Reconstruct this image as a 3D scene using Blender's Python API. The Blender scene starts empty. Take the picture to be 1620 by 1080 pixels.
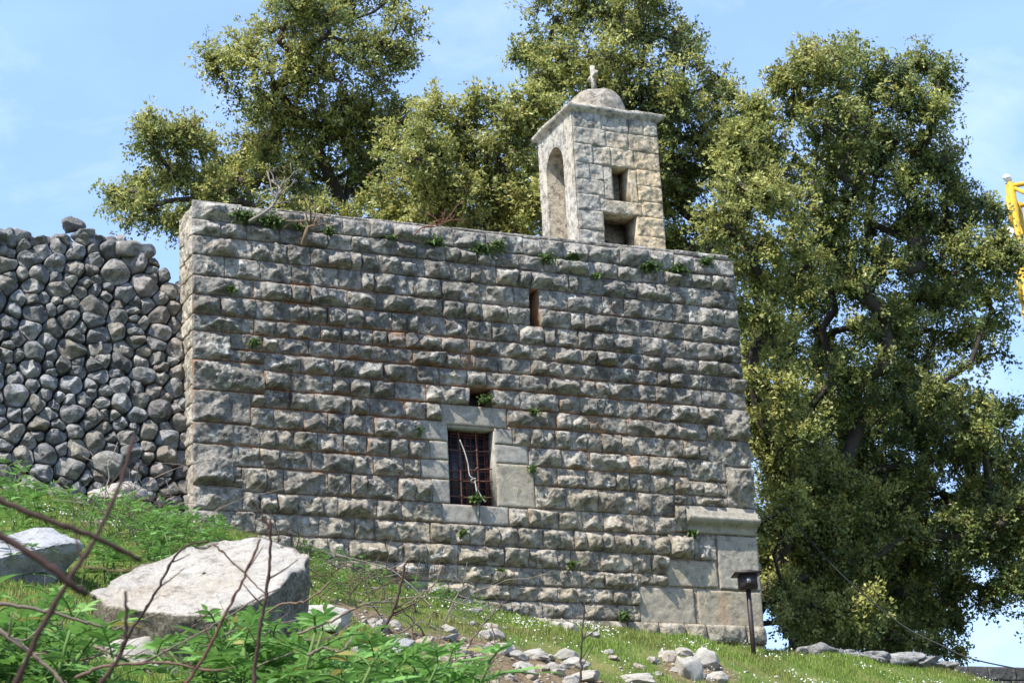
import bpy, bmesh, math, random
import numpy as np
from mathutils import Matrix, Vector

# ------------------------------------------------------------------ camera, world, sun, exposure
S = bpy.context.scene
COL = S.collection
F_PX = 3440.08                                   # focal length in photo pixels (1620 wide)
CAM = np.array([-7.1822, -25.2767, -5.2358])
FW = np.array([0.39575431, 0.86169362, 0.31758879])
RT = np.array([0.9144722, -0.40153841, -0.05007491])
UP = np.array([-0.08437487, -0.31024348, 0.94690541])
SUN_DIR = Vector((-0.53, -0.29, 0.80)).normalized()   # towards the sun

cd = bpy.data.cameras.new('camera')
cam = bpy.data.objects.new('camera', cd)
COL.objects.link(cam)
cam.matrix_world = Matrix(((RT[0], UP[0], -FW[0], CAM[0]), (RT[1], UP[1], -FW[1], CAM[1]),
                           (RT[2], UP[2], -FW[2], CAM[2]), (0, 0, 0, 1)))
cd.sensor_width = 36.0
cd.lens = F_PX / 1620 * 36.0
cd.clip_start = 0.05
cd.clip_end = 2000
cd.dof.use_dof = True
cd.dof.focus_distance = 28.0
cd.dof.aperture_fstop = 11.0
S.camera = cam

W = bpy.data.worlds.new('World')
S.world = W
W.use_nodes = True
wt = W.node_tree
wt.nodes.clear()
wo = wt.nodes.new('ShaderNodeOutputWorld')
bg = wt.nodes.new('ShaderNodeBackground')
sk = wt.nodes.new('ShaderNodeTexSky')
sk.sky_type = 'NISHITA'
sk.sun_disc = False
sk.sun_elevation = math.asin(SUN_DIR.z)
sk.sun_rotation = math.atan2(SUN_DIR.x, SUN_DIR.y)
sk.altitude = 600
sk.air_density = 1.15
sk.dust_density = 0.6
sk.ozone_density = 2.2
bg.inputs['Strength'].default_value = 0.15
# faint high cirrus in the sky itself
tc = wt.nodes.new('ShaderNodeTexCoord')
mp = wt.nodes.new('ShaderNodeMapping')
mp.inputs['Scale'].default_value = (5.0, 3.0, 9.0)
nz = wt.nodes.new('ShaderNodeTexNoise')
nz.inputs['Scale'].default_value = 1.6
nz.inputs['Detail'].default_value = 7
nz.inputs['Roughness'].default_value = 0.55
rp = wt.nodes.new('ShaderNodeMapRange')
rp.inputs['From Min'].default_value = 0.42
rp.inputs['From Max'].default_value = 0.72
rp.inputs['To Min'].default_value = 0.38
rp.inputs['To Max'].default_value = 0.62
mx = wt.nodes.new('ShaderNodeMix')
mx.data_type = 'RGBA'
mx.inputs[7].default_value = (2.15, 3.35, 6.7, 1)
L = wt.links.new
L(tc.outputs['Generated'], mp.inputs['Vector'])
L(mp.outputs['Vector'], nz.inputs['Vector'])
L(nz.outputs['Fac'], rp.inputs['Value'])
L(rp.outputs['Result'], mx.inputs['Factor'])
L(sk.outputs['Color'], mx.inputs[6])
nz2 = wt.nodes.new('ShaderNodeTexNoise')
nz2.inputs['Scale'].default_value = 2.3
nz2.inputs['Detail'].default_value = 9
nz2.inputs['Roughness'].default_value = 0.6
nz2.inputs['Distortion'].default_value = 0.6
rp2 = wt.nodes.new('ShaderNodeMapRange')
rp2.inputs['From Min'].default_value = 0.50
rp2.inputs['From Max'].default_value = 0.78
rp2.inputs['To Max'].default_value = 0.26
mx2 = wt.nodes.new('ShaderNodeMix')
mx2.data_type = 'RGBA'
mx2.inputs[7].default_value = (5.0, 5.6, 6.6, 1)
L(mp.outputs['Vector'], nz2.inputs['Vector'])
L(nz2.outputs['Fac'], rp2.inputs['Value'])
L(rp2.outputs['Result'], mx2.inputs['Factor'])
L(mx.outputs[2], mx2.inputs[6])
L(mx2.outputs[2], bg.inputs['Color'])
L(bg.outputs[0], wo.inputs['Surface'])

sd = bpy.data.lights.new('sun', 'SUN')
sd.energy = 5.0
sd.angle = math.radians(0.5)
sd.color = (1.0, 0.955, 0.88)
so = bpy.data.objects.new('sun', sd)
COL.objects.link(so)
so.rotation_euler = SUN_DIR.to_track_quat('Z', 'Y').to_euler()
so.location = (-30, -20, 40)

S.view_settings.view_transform = 'Standard'
S.view_settings.look = 'None'
S.view_settings.exposure = 0.85
S.view_settings.gamma = 1.0
S.cycles.max_bounces = 6
S.cycles.transparent_max_bounces = 6

# ------------------------------------------------------------------ helpers
def pt(px, py, t):
    """world point seen at photo pixel px,py at depth t along the view axis"""
    return CAM + t * (FW + (px - 810) / F_PX * RT - (py - 540) / F_PX * UP)

def proj(P):
    d = np.asarray(P, float) - CAM
    z = d @ FW
    return 810 + F_PX * (d @ RT) / z, 540 - F_PX * (d @ UP) / z, z

def _hash(ix, iy, iz, seed):
    h = (ix.astype(np.int64) * 374761393 + iy.astype(np.int64) * 668265263 + iz.astype(np.int64) * 2147483647 + seed * 1274126177) & 0xFFFFFFFF
    h = ((h ^ (h >> 13)) * 1274126177) & 0xFFFFFFFF
    h = ((h ^ (h >> 16)) * 2246822519) & 0xFFFFFFFF
    return ((h ^ (h >> 15)) & 0xFFFFFF) / float(0xFFFFFF)

def vnoise(P, scale=1.0, seed=0):
    P = np.asarray(P, float) * scale
    i = np.floor(P).astype(np.int64)
    f = P - i
    f = f * f * (3 - 2 * f)
    o = 0
    for dx in (0, 1):
        for dy in (0, 1):
            for dz in (0, 1):
                w = (f[:, 0] if dx else 1 - f[:, 0]) * (f[:, 1] if dy else 1 - f[:, 1]) * (f[:, 2] if dz else 1 - f[:, 2])
                o = o + w * _hash(i[:, 0] + dx, i[:, 1] + dy, i[:, 2] + dz, seed)
    return o * 2 - 1

def fbm(P, scale=1.0, seed=0, octv=4, gain=0.5):
    a, s, o, tot = 1.0, scale, 0, 0
    for k in range(octv):
        o = o + a * vnoise(P, s, seed + k * 17)
        tot += a
        a *= gain
        s *= 2.03
    return o / tot

class MB:
    """collects vertices, faces and one colour per vertex; built into ONE mesh"""
    def __init__(s):
        s.v, s.f, s.c, s.n = [], [], [], 0
    def add(s, v, f, c=None):
        v = np.asarray(v, float).reshape(-1, 3)
        s.v.append(v)
        for ff in ([f] if isinstance(f, np.ndarray) else f):
            s.f.append(np.asarray(ff, np.int64) + s.n)
        if c is None:
            c = np.tile([0.5, 0, 0, 1], (len(v), 1))
        c = np.asarray(c, float)
        if c.ndim == 1:
            c = np.tile(c, (len(v), 1))
        if c.shape[1] == 3:
            c = np.hstack([c, np.ones((len(c), 1))])
        s.c.append(c)
        s.n += len(v)
    def mesh(s, name, mat, smooth=True):
        me = bpy.data.meshes.new(name)
        v = np.concatenate(s.v)
        me.vertices.add(len(v))
        me.vertices.foreach_set('co', v.astype(np.float32).ravel())
        tot = np.concatenate([np.full(len(f), f.shape[1]) for f in s.f])
        li = np.concatenate([f.ravel() for f in s.f])
        me.loops.add(len(li))
        me.loops.foreach_set('vertex_index', li.astype(np.int32))
        me.polygons.add(len(tot))
        me.polygons.foreach_set('loop_start', np.concatenate([[0], np.cumsum(tot)[:-1]]).astype(np.int32))
        me.polygons.foreach_set('loop_total', tot.astype(np.int32))
        me.polygons.foreach_set('use_smooth', np.full(len(tot), smooth))
        at = me.attributes.new('tint', 'FLOAT_COLOR', 'POINT')
        at.data.foreach_set('color', np.concatenate(s.c).astype(np.float32).ravel())
        me.update(calc_edges=True)
        me.validate()
        if mat is not None:
            me.materials.append(mat)
        return me

def link(name, me, parent=None):
    o = bpy.data.objects.new(name, me)
    COL.objects.link(o)
    if parent is not None:
        o.parent = parent
        m = Matrix.Identity(4)
        if parent.type == 'EMPTY':
            m = Matrix.Translation(-Vector(parent.location))
        o.matrix_parent_inverse = m
    return o

def part(name, mb, mat, parent, smooth=True, label=None):
    o = link(name, mb.mesh(name, mat, smooth), parent)
    if label:
        o['label'] = label
    return o

def tag(o, label=None, cat=None, group=None, kind=None):
    if label: o['label'] = label
    if cat: o['category'] = cat
    if group: o['group'] = group
    if kind: o['kind'] = kind
    return o

def empty(name, loc, label, cat, group=None):
    o = bpy.data.objects.new(name, None)
    COL.objects.link(o)
    o.location = loc
    o.empty_display_size = 0.2
    return tag(o, label, cat, group)

def copy_tree(o):
    r = o.copy()
    COL.objects.link(r)
    for ch in list(o.children):
        c = ch.copy()
        COL.objects.link(c)
        c.parent = r
    return r

def box(mb, x0, x1, y0, y1, z0, z1, c=(0.5, 0, 0), n=1):
    v = [(x0, y0, z0), (x1, y0, z0), (x1, y1, z0), (x0, y1, z0), (x0, y0, z1), (x1, y0, z1), (x1, y1, z1), (x0, y1, z1)]
    f = np.array([(0, 3, 2, 1), (4, 5, 6, 7), (0, 1, 5, 4), (1, 2, 6, 5), (2, 3, 7, 6), (3, 0, 4, 7)])
    mb.add(v, f, np.array(c, float))

def obox(mb, p, q, w, d, upv=(0, 0, 1), c=(0.5, 0, 0)):
    """box beam from p to q, w wide and d deep"""
    p = np.asarray(p, float); q = np.asarray(q, float)
    a = (q - p) / np.linalg.norm(q - p)
    s = np.cross(a, upv)
    if np.linalg.norm(s) < 1e-3:
        s = np.cross(a, (1, 0, 0))
    s /= np.linalg.norm(s)
    t = np.cross(s, a)
    v = [e + sx * w / 2 * s + sy * d / 2 * t for e in (p, q) for sx, sy in ((-1, -1), (1, -1), (1, 1), (-1, 1))]
    f = np.array([(0, 3, 2, 1), (4, 5, 6, 7), (0, 1, 5, 4), (1, 2, 6, 5), (2, 3, 7, 6), (3, 0, 4, 7)])
    mb.add(v, f, np.array(c, float))

def tube(mb, pts, rad, n=6, c=(0.5, 0, 0)):
    pts = np.asarray(pts, float)
    m = len(pts)
    rad = np.broadcast_to(np.asarray(rad, float), (m,))
    d = np.gradient(pts, axis=0)
    d /= np.linalg.norm(d, axis=1)[:, None] + 1e-9
    ref = np.array([0.31, 0.17, 0.93]) if abs(d[0, 2]) < 0.9 else np.array([1.0, 0.2, 0.1])
    s = np.cross(d, ref); s /= np.linalg.norm(s, axis=1)[:, None] + 1e-9
    t = np.cross(d, s)
    a = np.linspace(0, 2 * np.pi, n, endpoint=False)
    ring = np.cos(a)[None, :, None] * s[:, None, :] + np.sin(a)[None, :, None] * t[:, None, :]
    v = (pts[:, None, :] + ring * rad[:, None, None]).reshape(-1, 3)
    i = np.arange(m - 1)[:, None] * n
    k = np.arange(n)[None, :]
    k2 = (k + 1) % n
    f = np.stack([i + k, i + k2, i + n + k2, i + n + k], -1).reshape(-1, 4)
    mb.add(v, [f, np.arange(n)[None, ::-1], (np.arange(n) + (m - 1) * n)[None, :]], np.array(c, float))

def spline(P, n=8):
    P = np.asarray(P, float)
    Q = np.vstack([2 * P[0] - P[1], P, 2 * P[-1] - P[-2]])
    out = []
    for i in range(1, len(Q) - 2):
        for u in np.linspace(0, 1, n, endpoint=False):
            a, b, c, d = Q[i - 1], Q[i], Q[i + 1], Q[i + 2]
            out.append(0.5 * (2 * b + (c - a) * u + (2 * a - 5 * b + 4 * c - d) * u * u + (3 * b - a - 3 * c + d) * u ** 3))
    out.append(P[-1])
    return np.array(out)

# ------------------------------------------------------------------ materials
def newmat(name):
    m = bpy.data.materials.new(name)
    m.use_nodes = True
    nt = m.node_tree
    nt.nodes.clear()
    out = nt.nodes.new('ShaderNodeOutputMaterial')
    b = nt.nodes.new('ShaderNodeBsdfPrincipled')
    nt.links.new(b.outputs[0], out.inputs['Surface'])
    return m, nt, b, out

def N(nt, t, **kw):
    n = nt.nodes.new(t)
    for k, v in kw.items():
        if k in n.inputs:
            n.inputs[k].default_value = v
        else:
            setattr(n, k, v)
    return n

def noise_n(nt, vec, scale, detail=6, rough=0.6, dist=0.0):
    n = N(nt, 'ShaderNodeTexNoise', Scale=scale, Detail=detail, Roughness=rough, Distortion=dist)
    nt.links.new(vec, n.inputs['Vector'])
    return n.outputs['Fac']

def rng(nt, val, a, b, lo=0.0, hi=1.0):
    n = N(nt, 'ShaderNodeMapRange')
    n.inputs['From Min'].default_value = a
    n.inputs['From Max'].default_value = b
    n.inputs['To Min'].default_value = lo
    n.inputs['To Max'].default_value = hi
    nt.links.new(val, n.inputs['Value'])
    return n.outputs['Result']

def mixc(nt, fac, a, b):
    n = nt.nodes.new('ShaderNodeMix')
    n.data_type = 'RGBA'
    for s, v in ((n.inputs['Factor'], fac), (n.inputs[6], a), (n.inputs[7], b)):
        if isinstance(v, (int, float)):
            s.default_value = v
        elif isinstance(v, tuple):
            s.default_value = (*v, 1) if len(v) == 3 else v
        else:
            nt.links.new(v, s)
    return n.outputs[2]

def math_n(nt, op, a, b=None):
    n = nt.nodes.new('ShaderNodeMath')
    n.operation = op
    for i, v in enumerate((a, b)):
        if v is None: continue
        if isinstance(v, (int, float)): n.inputs[i].default_value = v
        else: nt.links.new(v, n.inputs[i])
    return n.outputs[0]

def stone_mat(name, dark, light, warm, lichen=0.7, white=0.5, lich_lo=0.52, bump=0.012, rnd=False, bscale=1.0, lichcol=(0.055, 0.052, 0.047)):
    """weathered limestone; tint.r = tone of the block, .g = rust stain, .b = warmth"""
    m, nt, b, out = newmat(name)
    vec = N(nt, 'ShaderNodeTexCoord').outputs['Object']
    at = N(nt, 'ShaderNodeAttribute', attribute_name='tint')
    sp = nt.nodes.new('ShaderNodeSeparateColor')
    nt.links.new(at.outputs['Color'], sp.inputs[0])
    n1 = noise_n(nt, vec, 2.3 * bscale, 8, 0.62)
    n2 = noise_n(nt, vec, 9.0 * bscale, 8, 0.65, 0.4)
    n3 = noise_n(nt, vec, 38.0 * bscale, 6, 0.7)
    n4 = noise_n(nt, vec, 5.1 * bscale, 7, 0.7, 0.8)
    tone = math_n(nt, 'ADD', math_n(nt, 'MULTIPLY', sp.outputs[0], 0.65), math_n(nt, 'MULTIPLY', rng(nt, n1, 0.3, 0.7), 0.45))
    if rnd:
        oi = nt.nodes.new('ShaderNodeObjectInfo')
        tone = math_n(nt, 'ADD', tone, rng(nt, oi.outputs['Random'], 0, 1, -0.3, 0.25))
    c = mixc(nt, tone, dark, light)
    c = mixc(nt, math_n(nt, 'MULTIPLY', sp.outputs[2], rng(nt, n4, 0.3, 0.62, 0.35, 1.0)), c, warm)
    c = mixc(nt, math_n(nt, 'MULTIPLY', math_n(nt, 'SUBTRACT', 1.0, at.outputs['Alpha']), rng(nt, n2, 0.36, 0.6, 0.45, 0.95)), c, (0.085, 0.081, 0.074))
    n5 = noise_n(nt, vec, 21.0 * bscale, 8, 0.75, 0.6)
    c = mixc(nt, rng(nt, math_n(nt, 'ADD', math_n(nt, 'MULTIPLY', n2, .55), math_n(nt, 'MULTIPLY', n5, .45)), lich_lo - .045, lich_lo + 0.05, 0, lichen), c, lichcol)
    c = mixc(nt, rng(nt, math_n(nt, 'ADD', math_n(nt, 'MULTIPLY', n4, .6), math_n(nt, 'MULTIPLY', n5, .4)), 0.53, 0.60, 0, white), c, (0.62, 0.60, 0.54))
    c = mixc(nt, math_n(nt, 'MULTIPLY', rng(nt, n3, 0.35, 0.6, 0.45, 1.0), sp.outputs[1]), c, (0.46, 0.21, 0.085))
    c = mixc(nt, rng(nt, n3, 0.3, 0.7, 0.0, 0.55), c, mixc(nt, 0.5, c, (0.05, 0.05, 0.045)))
    nt.links.new(c, b.inputs['Base Color'])
    b.inputs['Roughness'].default_value = 0.95
    b.inputs['Specular IOR Level'].default_value = 0.15
    h = math_n(nt, 'ADD', math_n(nt, 'MULTIPLY', n3, 0.5), math_n(nt, 'ADD', n2, n5))
    bp = N(nt, 'ShaderNodeBump', Strength=0.9, Distance=bump)
    nt.links.new(h, bp.inputs['Height'])
    nt.links.new(bp.outputs[0], b.inputs['Normal'])
    return m

M_WALL = stone_mat('grey_limestone', (0.118, 0.110, 0.097), (0.475, 0.446, 0.388), (0.50, 0.415, 0.28), 0.70, 0.75, 0.505, 0.028)
M_DRESS = stone_mat('dressed_limestone', (0.19, 0.178, 0.155), (0.35, 0.332, 0.29), (0.38, 0.315, 0.20), 0.5, 0.35, 0.54, 0.008)
M_TOWER = stone_mat('tower_limestone', (0.27, 0.25, 0.215), (0.66, 0.62, 0.53), (0.64, 0.475, 0.26), 0.68, 0.55, 0.515, 0.025)
M_MORTAR = stone_mat('mortar', (0.26, 0.22, 0.17), (0.40, 0.35, 0.27), (0.46, 0.36, 0.22), 0.3, 0.15, 0.6, 0.006)
M_RUBBLE = stone_mat('rubble_stone', (0.08, 0.081, 0.082), (0.31, 0.312, 0.31), (0.30, 0.26, 0.19), 0.65, 0.5, 0.51, 0.022)
M_FILL_SHADE = stone_mat('dark_fill_and_recess_shade', (0.05, 0.045, 0.04), (0.10, 0.09, 0.075), (0.14, 0.11, 0.08), 0.3, 0.0)  # rubble wall fill; also the painted shade inside slit and recess
M_ROCK = stone_mat('pale_loose_rock', (0.36, 0.335, 0.29), (0.64, 0.61, 0.54), (0.50, 0.36, 0.22), 0.35, 0.5, 0.56, 0.02, True)
M_SLAB = stone_mat('pale_slab', (0.40, 0.35, 0.28), (0.70, 0.66, 0.58), (0.56, 0.42, 0.27), 0.65, 0.5, 0.545, 0.05, lichcol=(0.20, 0.165, 0.12))
M_SHADEW = stone_mat('shade_darkened_stone', (0.045, 0.042, 0.042), (0.10, 0.095, 0.09), (0.1, 0.085, 0.06), 0.5, 0.1)  # low wall stone, with the tree's shade put into its dark colour

def simple_mat(name, col, rough=0.7, metal=0.0, nscale=20, var=0.35, spec=0.3, bump=0.0):
    m, nt, b, out = newmat(name)
    vec = N(nt, 'ShaderNodeTexCoord').outputs['Object']
    n = noise_n(nt, vec, nscale, 6, 0.65)
    c = mixc(nt, rng(nt, n, 0.3, 0.7), tuple(x * (1 - var) for x in col), tuple(min(1, x * (1 + var)) for x in col))
    nt.links.new(c, b.inputs['Base Color'])
    b.inputs['Roughness'].default_value = rough
    b.inputs['Metallic'].default_value = metal
    b.inputs['Specular IOR Level'].default_value = spec
    if bump:
        bp = N(nt, 'ShaderNodeBump', Strength=0.8, Distance=bump)
        nt.links.new(n, bp.inputs['Height'])
        nt.links.new(bp.outputs[0], b.inputs['Normal'])
    return m

def leaf_mat(name, trans=0.3, rough=0.45, spec=0.35):
    m, nt, b, out = newmat(name)
    at = N(nt, 'ShaderNodeAttribute', attribute_name='tint')
    nt.links.new(at.outputs['Color'], b.inputs['Base Color'])
    b.inputs['Roughness'].default_value = rough
    b.inputs['Specular IOR Level'].default_value = spec
    tr = nt.nodes.new('ShaderNodeBsdfTranslucent')
    nt.links.new(at.outputs['Color'], tr.inputs['Color'])
    ms = nt.nodes.new('ShaderNodeMixShader')
    ms.inputs[0].default_value = trans
    nt.links.new(b.outputs[0], ms.inputs[1])
    nt.links.new(tr.outputs[0], ms.inputs[2])
    nt.links.new(ms.outputs[0], out.inputs['Surface'])
    return m

def tint_mat(name, rough=0.9, nscale=30, var=0.3, bump=0.0):
    m, nt, b, out = newmat(name)
    at = N(nt, 'ShaderNodeAttribute', attribute_name='tint')
    vec = N(nt, 'ShaderNodeTexCoord').outputs['Object']
    n = noise_n(nt, vec, nscale, 6, 0.65)
    c = mixc(nt, rng(nt, n, 0.35, 0.7, 0, 0.7), at.outputs['Color'], mixc(nt, 0.55, at.outputs['Color'], (0.02, 0.015, 0.01)))
    nt.links.new(c, b.inputs['Base Color'])
    b.inputs['Roughness'].default_value = rough
    b.inputs['Specular IOR Level'].default_value = 0.15
    if bump:
        bp = N(nt, 'ShaderNodeBump', Strength=0.8, Distance=bump)
        nt.links.new(n, bp.inputs['Height'])
        nt.links.new(bp.outputs[0], b.inputs['Normal'])
    return m

M_LEAF = leaf_mat('oak_leaf', 0.42, 0.42, 0.4)
M_HERB = leaf_mat('herb_leaf', 0.35, 0.5, 0.25)
M_GRASS = leaf_mat('grass_blade', 0.35, 0.6, 0.15)
M_BARK = tint_mat('bark', 0.95, 18, 0.4, 0.02)
M_STEM = tint_mat('dry_stem', 0.85, 60, 0.3)
M_PETAL = leaf_mat('white_petal', 0.3, 0.7, 0.1)
M_RUST = simple_mat('rusty_iron', (0.10, 0.045, 0.03), 0.85, 0.0, 40, 0.5)
M_RUST2 = simple_mat('old_red_iron', (0.085, 0.028, 0.024), 0.8, 0.0, 40, 0.5)
M_GLASS = simple_mat('dusty_dark_glass', (0.022, 0.027, 0.036), 0.35, 0.0, 8, 0.6, 0.5)
M_DARKIN = simple_mat('dark_interior', (0.02, 0.018, 0.016), 0.95)
M_IRON = simple_mat('dark_brown_paint', (0.040, 0.028, 0.028), 0.55, 0.2, 30, 0.35, 0.4)
M_YELLOW = simple_mat('yellow_paint', (0.50, 0.31, 0.03), 0.5, 0.0, 6, 0.25, 0.4)
M_WHITEP = simple_mat('white_paint', (0.7, 0.71, 0.72), 0.5)
M_WIRE = simple_mat('pale_rope', (0.38, 0.36, 0.30), 0.8)
M_CABLE = simple_mat('black_cable', (0.02, 0.02, 0.02), 0.6)
M_WOOD = simple_mat('old_timber', (0.05, 0.04, 0.03), 0.9)
M_LENS = simple_mat('lamp_glass', (0.20, 0.20, 0.21), 0.15, 0.0, 10, 0.3, 0.6)

# ------------------------------------------------------------------ terrain
CTRL = np.array([
    (-7.2, -25.3, -6.9), (-12, -25, -6.7), (0, -25, -7.3), (8, -24, -7.4), (-7, -20.5, -5.5), (-2, -20, -5.7), (3, -18, -5.5), (10, -14, -4.9),
    (-5.6, -16.3, -4.05), (-4.2, -15.7, -4.0), (-2.8, -14.6, -3.6), (-1.0, -13.5, -3.7), (-8, -16, -4.0),
    (-3.4, -11.9, -2.72), (-2.6, -11.6, -2.55), (-3.9, -11.0, -2.35), (-5.2, -11, -2.2), (-7.5, -11, -2.2), (-0.8, -10, -2.6), (1.5, -9, -2.7),
    (-3.3, -7.8, -0.95), (-1.6, -6.4, -0.62), (-5, -6, -0.30), (-3, -4, 0.28), (-1, -3, 0.26), (-8, -5, 0.1),
    (-2.4, 0.3, 1.52), (-5, 0.3, 1.62), (-8, 0.3, 1.9), (-1.2, 0.2, 1.46), (0, -0.1, 1.27), (1.4, -0.1, 0.90), (2.4, -0.1, 0.60), (3.3, -0.1, 0.45),
    (4.6, -0.1, 0.18), (6, -0.1, 0.12), (8, -0.1, -0.06), (9, -0.1, -0.08),
    (0.3, -4.6, -1.0), (2.07, -2.8, -0.57), (1.2, -4.9, -1.6), (3.2, -3.0, -0.88), (4.3, -3.1, -1.17), (5.9, -1.9, -0.5), (6, -3.5, -1.5),
    (7.9, -1.5, -0.75), (9.5, 0.9, 0.0), (11, 0.4, -0.18), (11, -1.5, -1.1), (8, -5, -2.4), (14, -4, -2.6),
    (13.4, 1.6, -0.4), (16, 3, -0.8), (9.5, 3, -0.7), (12, 4, -1.1), (10, 8, -1.7), (16, 10, -2.4), (4, 10, -0.8), (-3, 6, 0.3), (-8, 4, 1.0), (-8, 12, 0.0),
    (0, 40, -7), (30, 40, -12), (-30, 40, -7), (45, 0, -9), (-30, 0, 1), (-30, -28, -6.5), (30, -28, -9), (60, 70, -22), (-60, 70, -16), (-60, -50, -12), (60, -50, -16)])

def _tps(d2):
    return np.where(d2 > 1e-12, 0.5 * d2 * np.log(np.maximum(d2, 1e-12)), 0.0)
_n = len(CTRL)
_d2 = ((CTRL[:, None, :2] - CTRL[None, :, :2]) ** 2).sum(-1)
_A = np.zeros((_n + 3, _n + 3))
_A[:_n, :_n] = _tps(_d2) + np.eye(_n) * 0.02
_A[:_n, _n] = 1
_A[:_n, _n + 1:] = CTRL[:, :2]
_A[_n:, :_n] = _A[:_n, _n:].T
_wt = np.linalg.solve(_A, np.concatenate([CTRL[:, 2], [0, 0, 0]]))

def gz(x, y):
    x = np.atleast_1d(np.asarray(x, float)); y = np.atleast_1d(np.asarray(y, float))
    z = np.zeros_like(x)
    for k in range(_n):
        z += _wt[k] * _tps((x - CTRL[k, 0]) ** 2 + (y - CTRL[k, 1]) ** 2)
    z += _wt[_n] + _wt[_n + 1] * x + _wt[_n + 2] * y
    P = np.stack([x, y, np.zeros_like(x)], 1)
    near = np.exp(-np.maximum(0, np.abs(x - 2) - 12) / 6)
    z += near * (0.07 * fbm(P, 0.9, 3) + 0.035 * fbm(P, 3.1, 8))
    return z

def soil_mask(x, y):
    """1 where the bank is bare earth and stones"""
    P = np.stack([x, y, np.zeros_like(x)], 1)
    a = np.exp(-(((x - 1.55) / 1.5) ** 2 + ((y + 3.55) / 1.0) ** 2) ** 1.5)
    b = 0.9 * np.exp(-(((x - 3.4) / 1.1) ** 2 + ((y + 3.3) / 0.8) ** 2))
    c = 0.8 * np.exp(-(((x - 5.6) / 0.7) ** 2 + ((y + 2.4) / 0.7) ** 2))
    d = 0.8 * np.exp(-(((x + 4.2) / 0.5) ** 2 + ((y + 11.6) / 0.5) ** 2))
    return np.clip(a + b + c + d + 0.5 * fbm(P, 2.2, 21) - 0.1, 0, 1)

def build_ground():
    def axis(lo, a, b, hi, st):
        mid = np.arange(a, b + 1e-6, st)
        k = np.cumsum(0.3 * 1.3 ** np.arange(24))
        l = a - k[k < a - lo][::-1]; r = b + k[k < hi - b]
        return np.concatenate([l, mid, r])
    xs = axis(-150, -9, 15, 160, 0.11); ys = axis(-60, -18, 4, 160, 0.11)
    X, Y = np.meshgrid(xs, ys)
    x, y = X.ravel(), Y.ravel()
    z = gz(x, y)
    v = np.stack([x, y, z], 1)
    nx, ny = len(xs), len(ys)
    i = np.arange(ny - 1)[:, None] * nx + np.arange(nx - 1)[None, :]
    f = np.stack([i, i + 1, i + nx + 1, i + nx], -1).reshape(-1, 4)
    mb = MB()
    mb.add(v, f, np.stack([soil_mask(x, y), 0 * x, 0 * x], 1))
    m, nt, b, out = newmat('earth_and_turf')
    vec = N(nt, 'ShaderNodeTexCoord').outputs['Object']
    at = N(nt, 'ShaderNodeAttribute', attribute_name='tint')
    sp = nt.nodes.new('ShaderNodeSeparateColor')
    nt.links.new(at.outputs['Color'], sp.inputs[0])
    n1 = noise_n(nt, vec, 1.4, 6); n2 = noise_n(nt, vec, 11, 8, 0.7); n3 = noise_n(nt, vec, 45, 5, 0.7)
    g = mixc(nt, rng(nt, n2, 0.3, 0.7), (0.065, 0.105, 0.024), (0.125, 0.175, 0.042))
    g = mixc(nt, rng(nt, n1, 0.45, 0.7, 0, 0.7), g, (0.21, 0.175, 0.075))
    s = mixc(nt, rng(nt, n2, 0.3, 0.7), (0.06, 0.042, 0.026), (0.25, 0.185, 0.11))
    s = mixc(nt, rng(nt, n3, 0.58, 0.68, 0, 0.8), s, (0.45, 0.41, 0.35))
    c = mixc(nt, rng(nt, sp.outputs[0], 0.25, 0.6), g, s)
    nt.links.new(c, b.inputs['Base Color'])
    b.inputs['Roughness'].default_value = 1.0
    b.inputs['Specular IOR Level'].default_value = 0.05
    bp = N(nt, 'ShaderNodeBump', Strength=1.0, Distance=0.03)
    nt.links.new(math_n(nt, 'ADD', n2, math_n(nt, 'MULTIPLY', n3, 0.5)), bp.inputs['Height'])
    nt.links.new(bp.outputs[0], b.inputs['Normal'])
    tag(link('ground', mb.mesh('ground', m)), kind='structure')
build_ground()

# ------------------------------------------------------------------ masonry
def front(u, v, h): return np.stack([u, -h, v], 1)
def planes_front(Y): return lambda u, v, h: np.stack([u, Y - h, v], 1)
def planes_left(X): return lambda u, v, h: np.stack([X - h, u, v], 1)
def planes_right(X): return lambda u, v, h: np.stack([X + h, u, v], 1)
def planes_back(Y): return lambda u, v, h: np.stack([u, Y + h, v], 1)

def stain_at(P):
    """rust coloured earth in the joints, strongest in the left middle of the front"""
    x, z = P[:, 0], P[:, 2]
    r = np.exp(-(((x - 1.6) / 1.5) ** 2 + ((z - 3.3) / 1.3) ** 2))
    r2 = 0.55 * np.exp(-(((x - 4.6) / 2.6) ** 2 + ((z - 3.2) / 1.2) ** 2))
    return np.clip(1.6 * (r + r2) + 0.14 + 0.7 * fbm(P, 1.1, 31) * (r + r2 + 0.2), 0, 1)

def warm_at(P):
    x, z = P[:, 0], P[:, 2]
    return np.clip(0.85 * np.exp(-(z / 2.1) ** 2) + 0.35 * np.exp(-(((x - 6) / 3) ** 2 + ((z - 2) / 1.6) ** 2)) + 0.45 * fbm(P, 0.8, 5) - 0.02, 0, 1)

def dark_at(P):
    """old black weathering: a broad band across the upper middle with runs down the face"""
    x, z = P[:, 0], P[:, 2]
    m = .50 * np.exp(-((z - 4.0) / .95) ** 2) + .30 * np.exp(-(((x - 6.4) / 1.8) ** 2 + ((z - 3.2) / 1.4) ** 2)) + .25 * np.exp(-(((x - .6) / 1.0) ** 2 + ((z - 3.0) / 1.0) ** 2))
    return np.clip(m + .75 * fbm(P * [1, 1, .35], 1.3, 51) + .4 * fbm(P, 3.2, 52) + .02, 0, 1)

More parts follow.
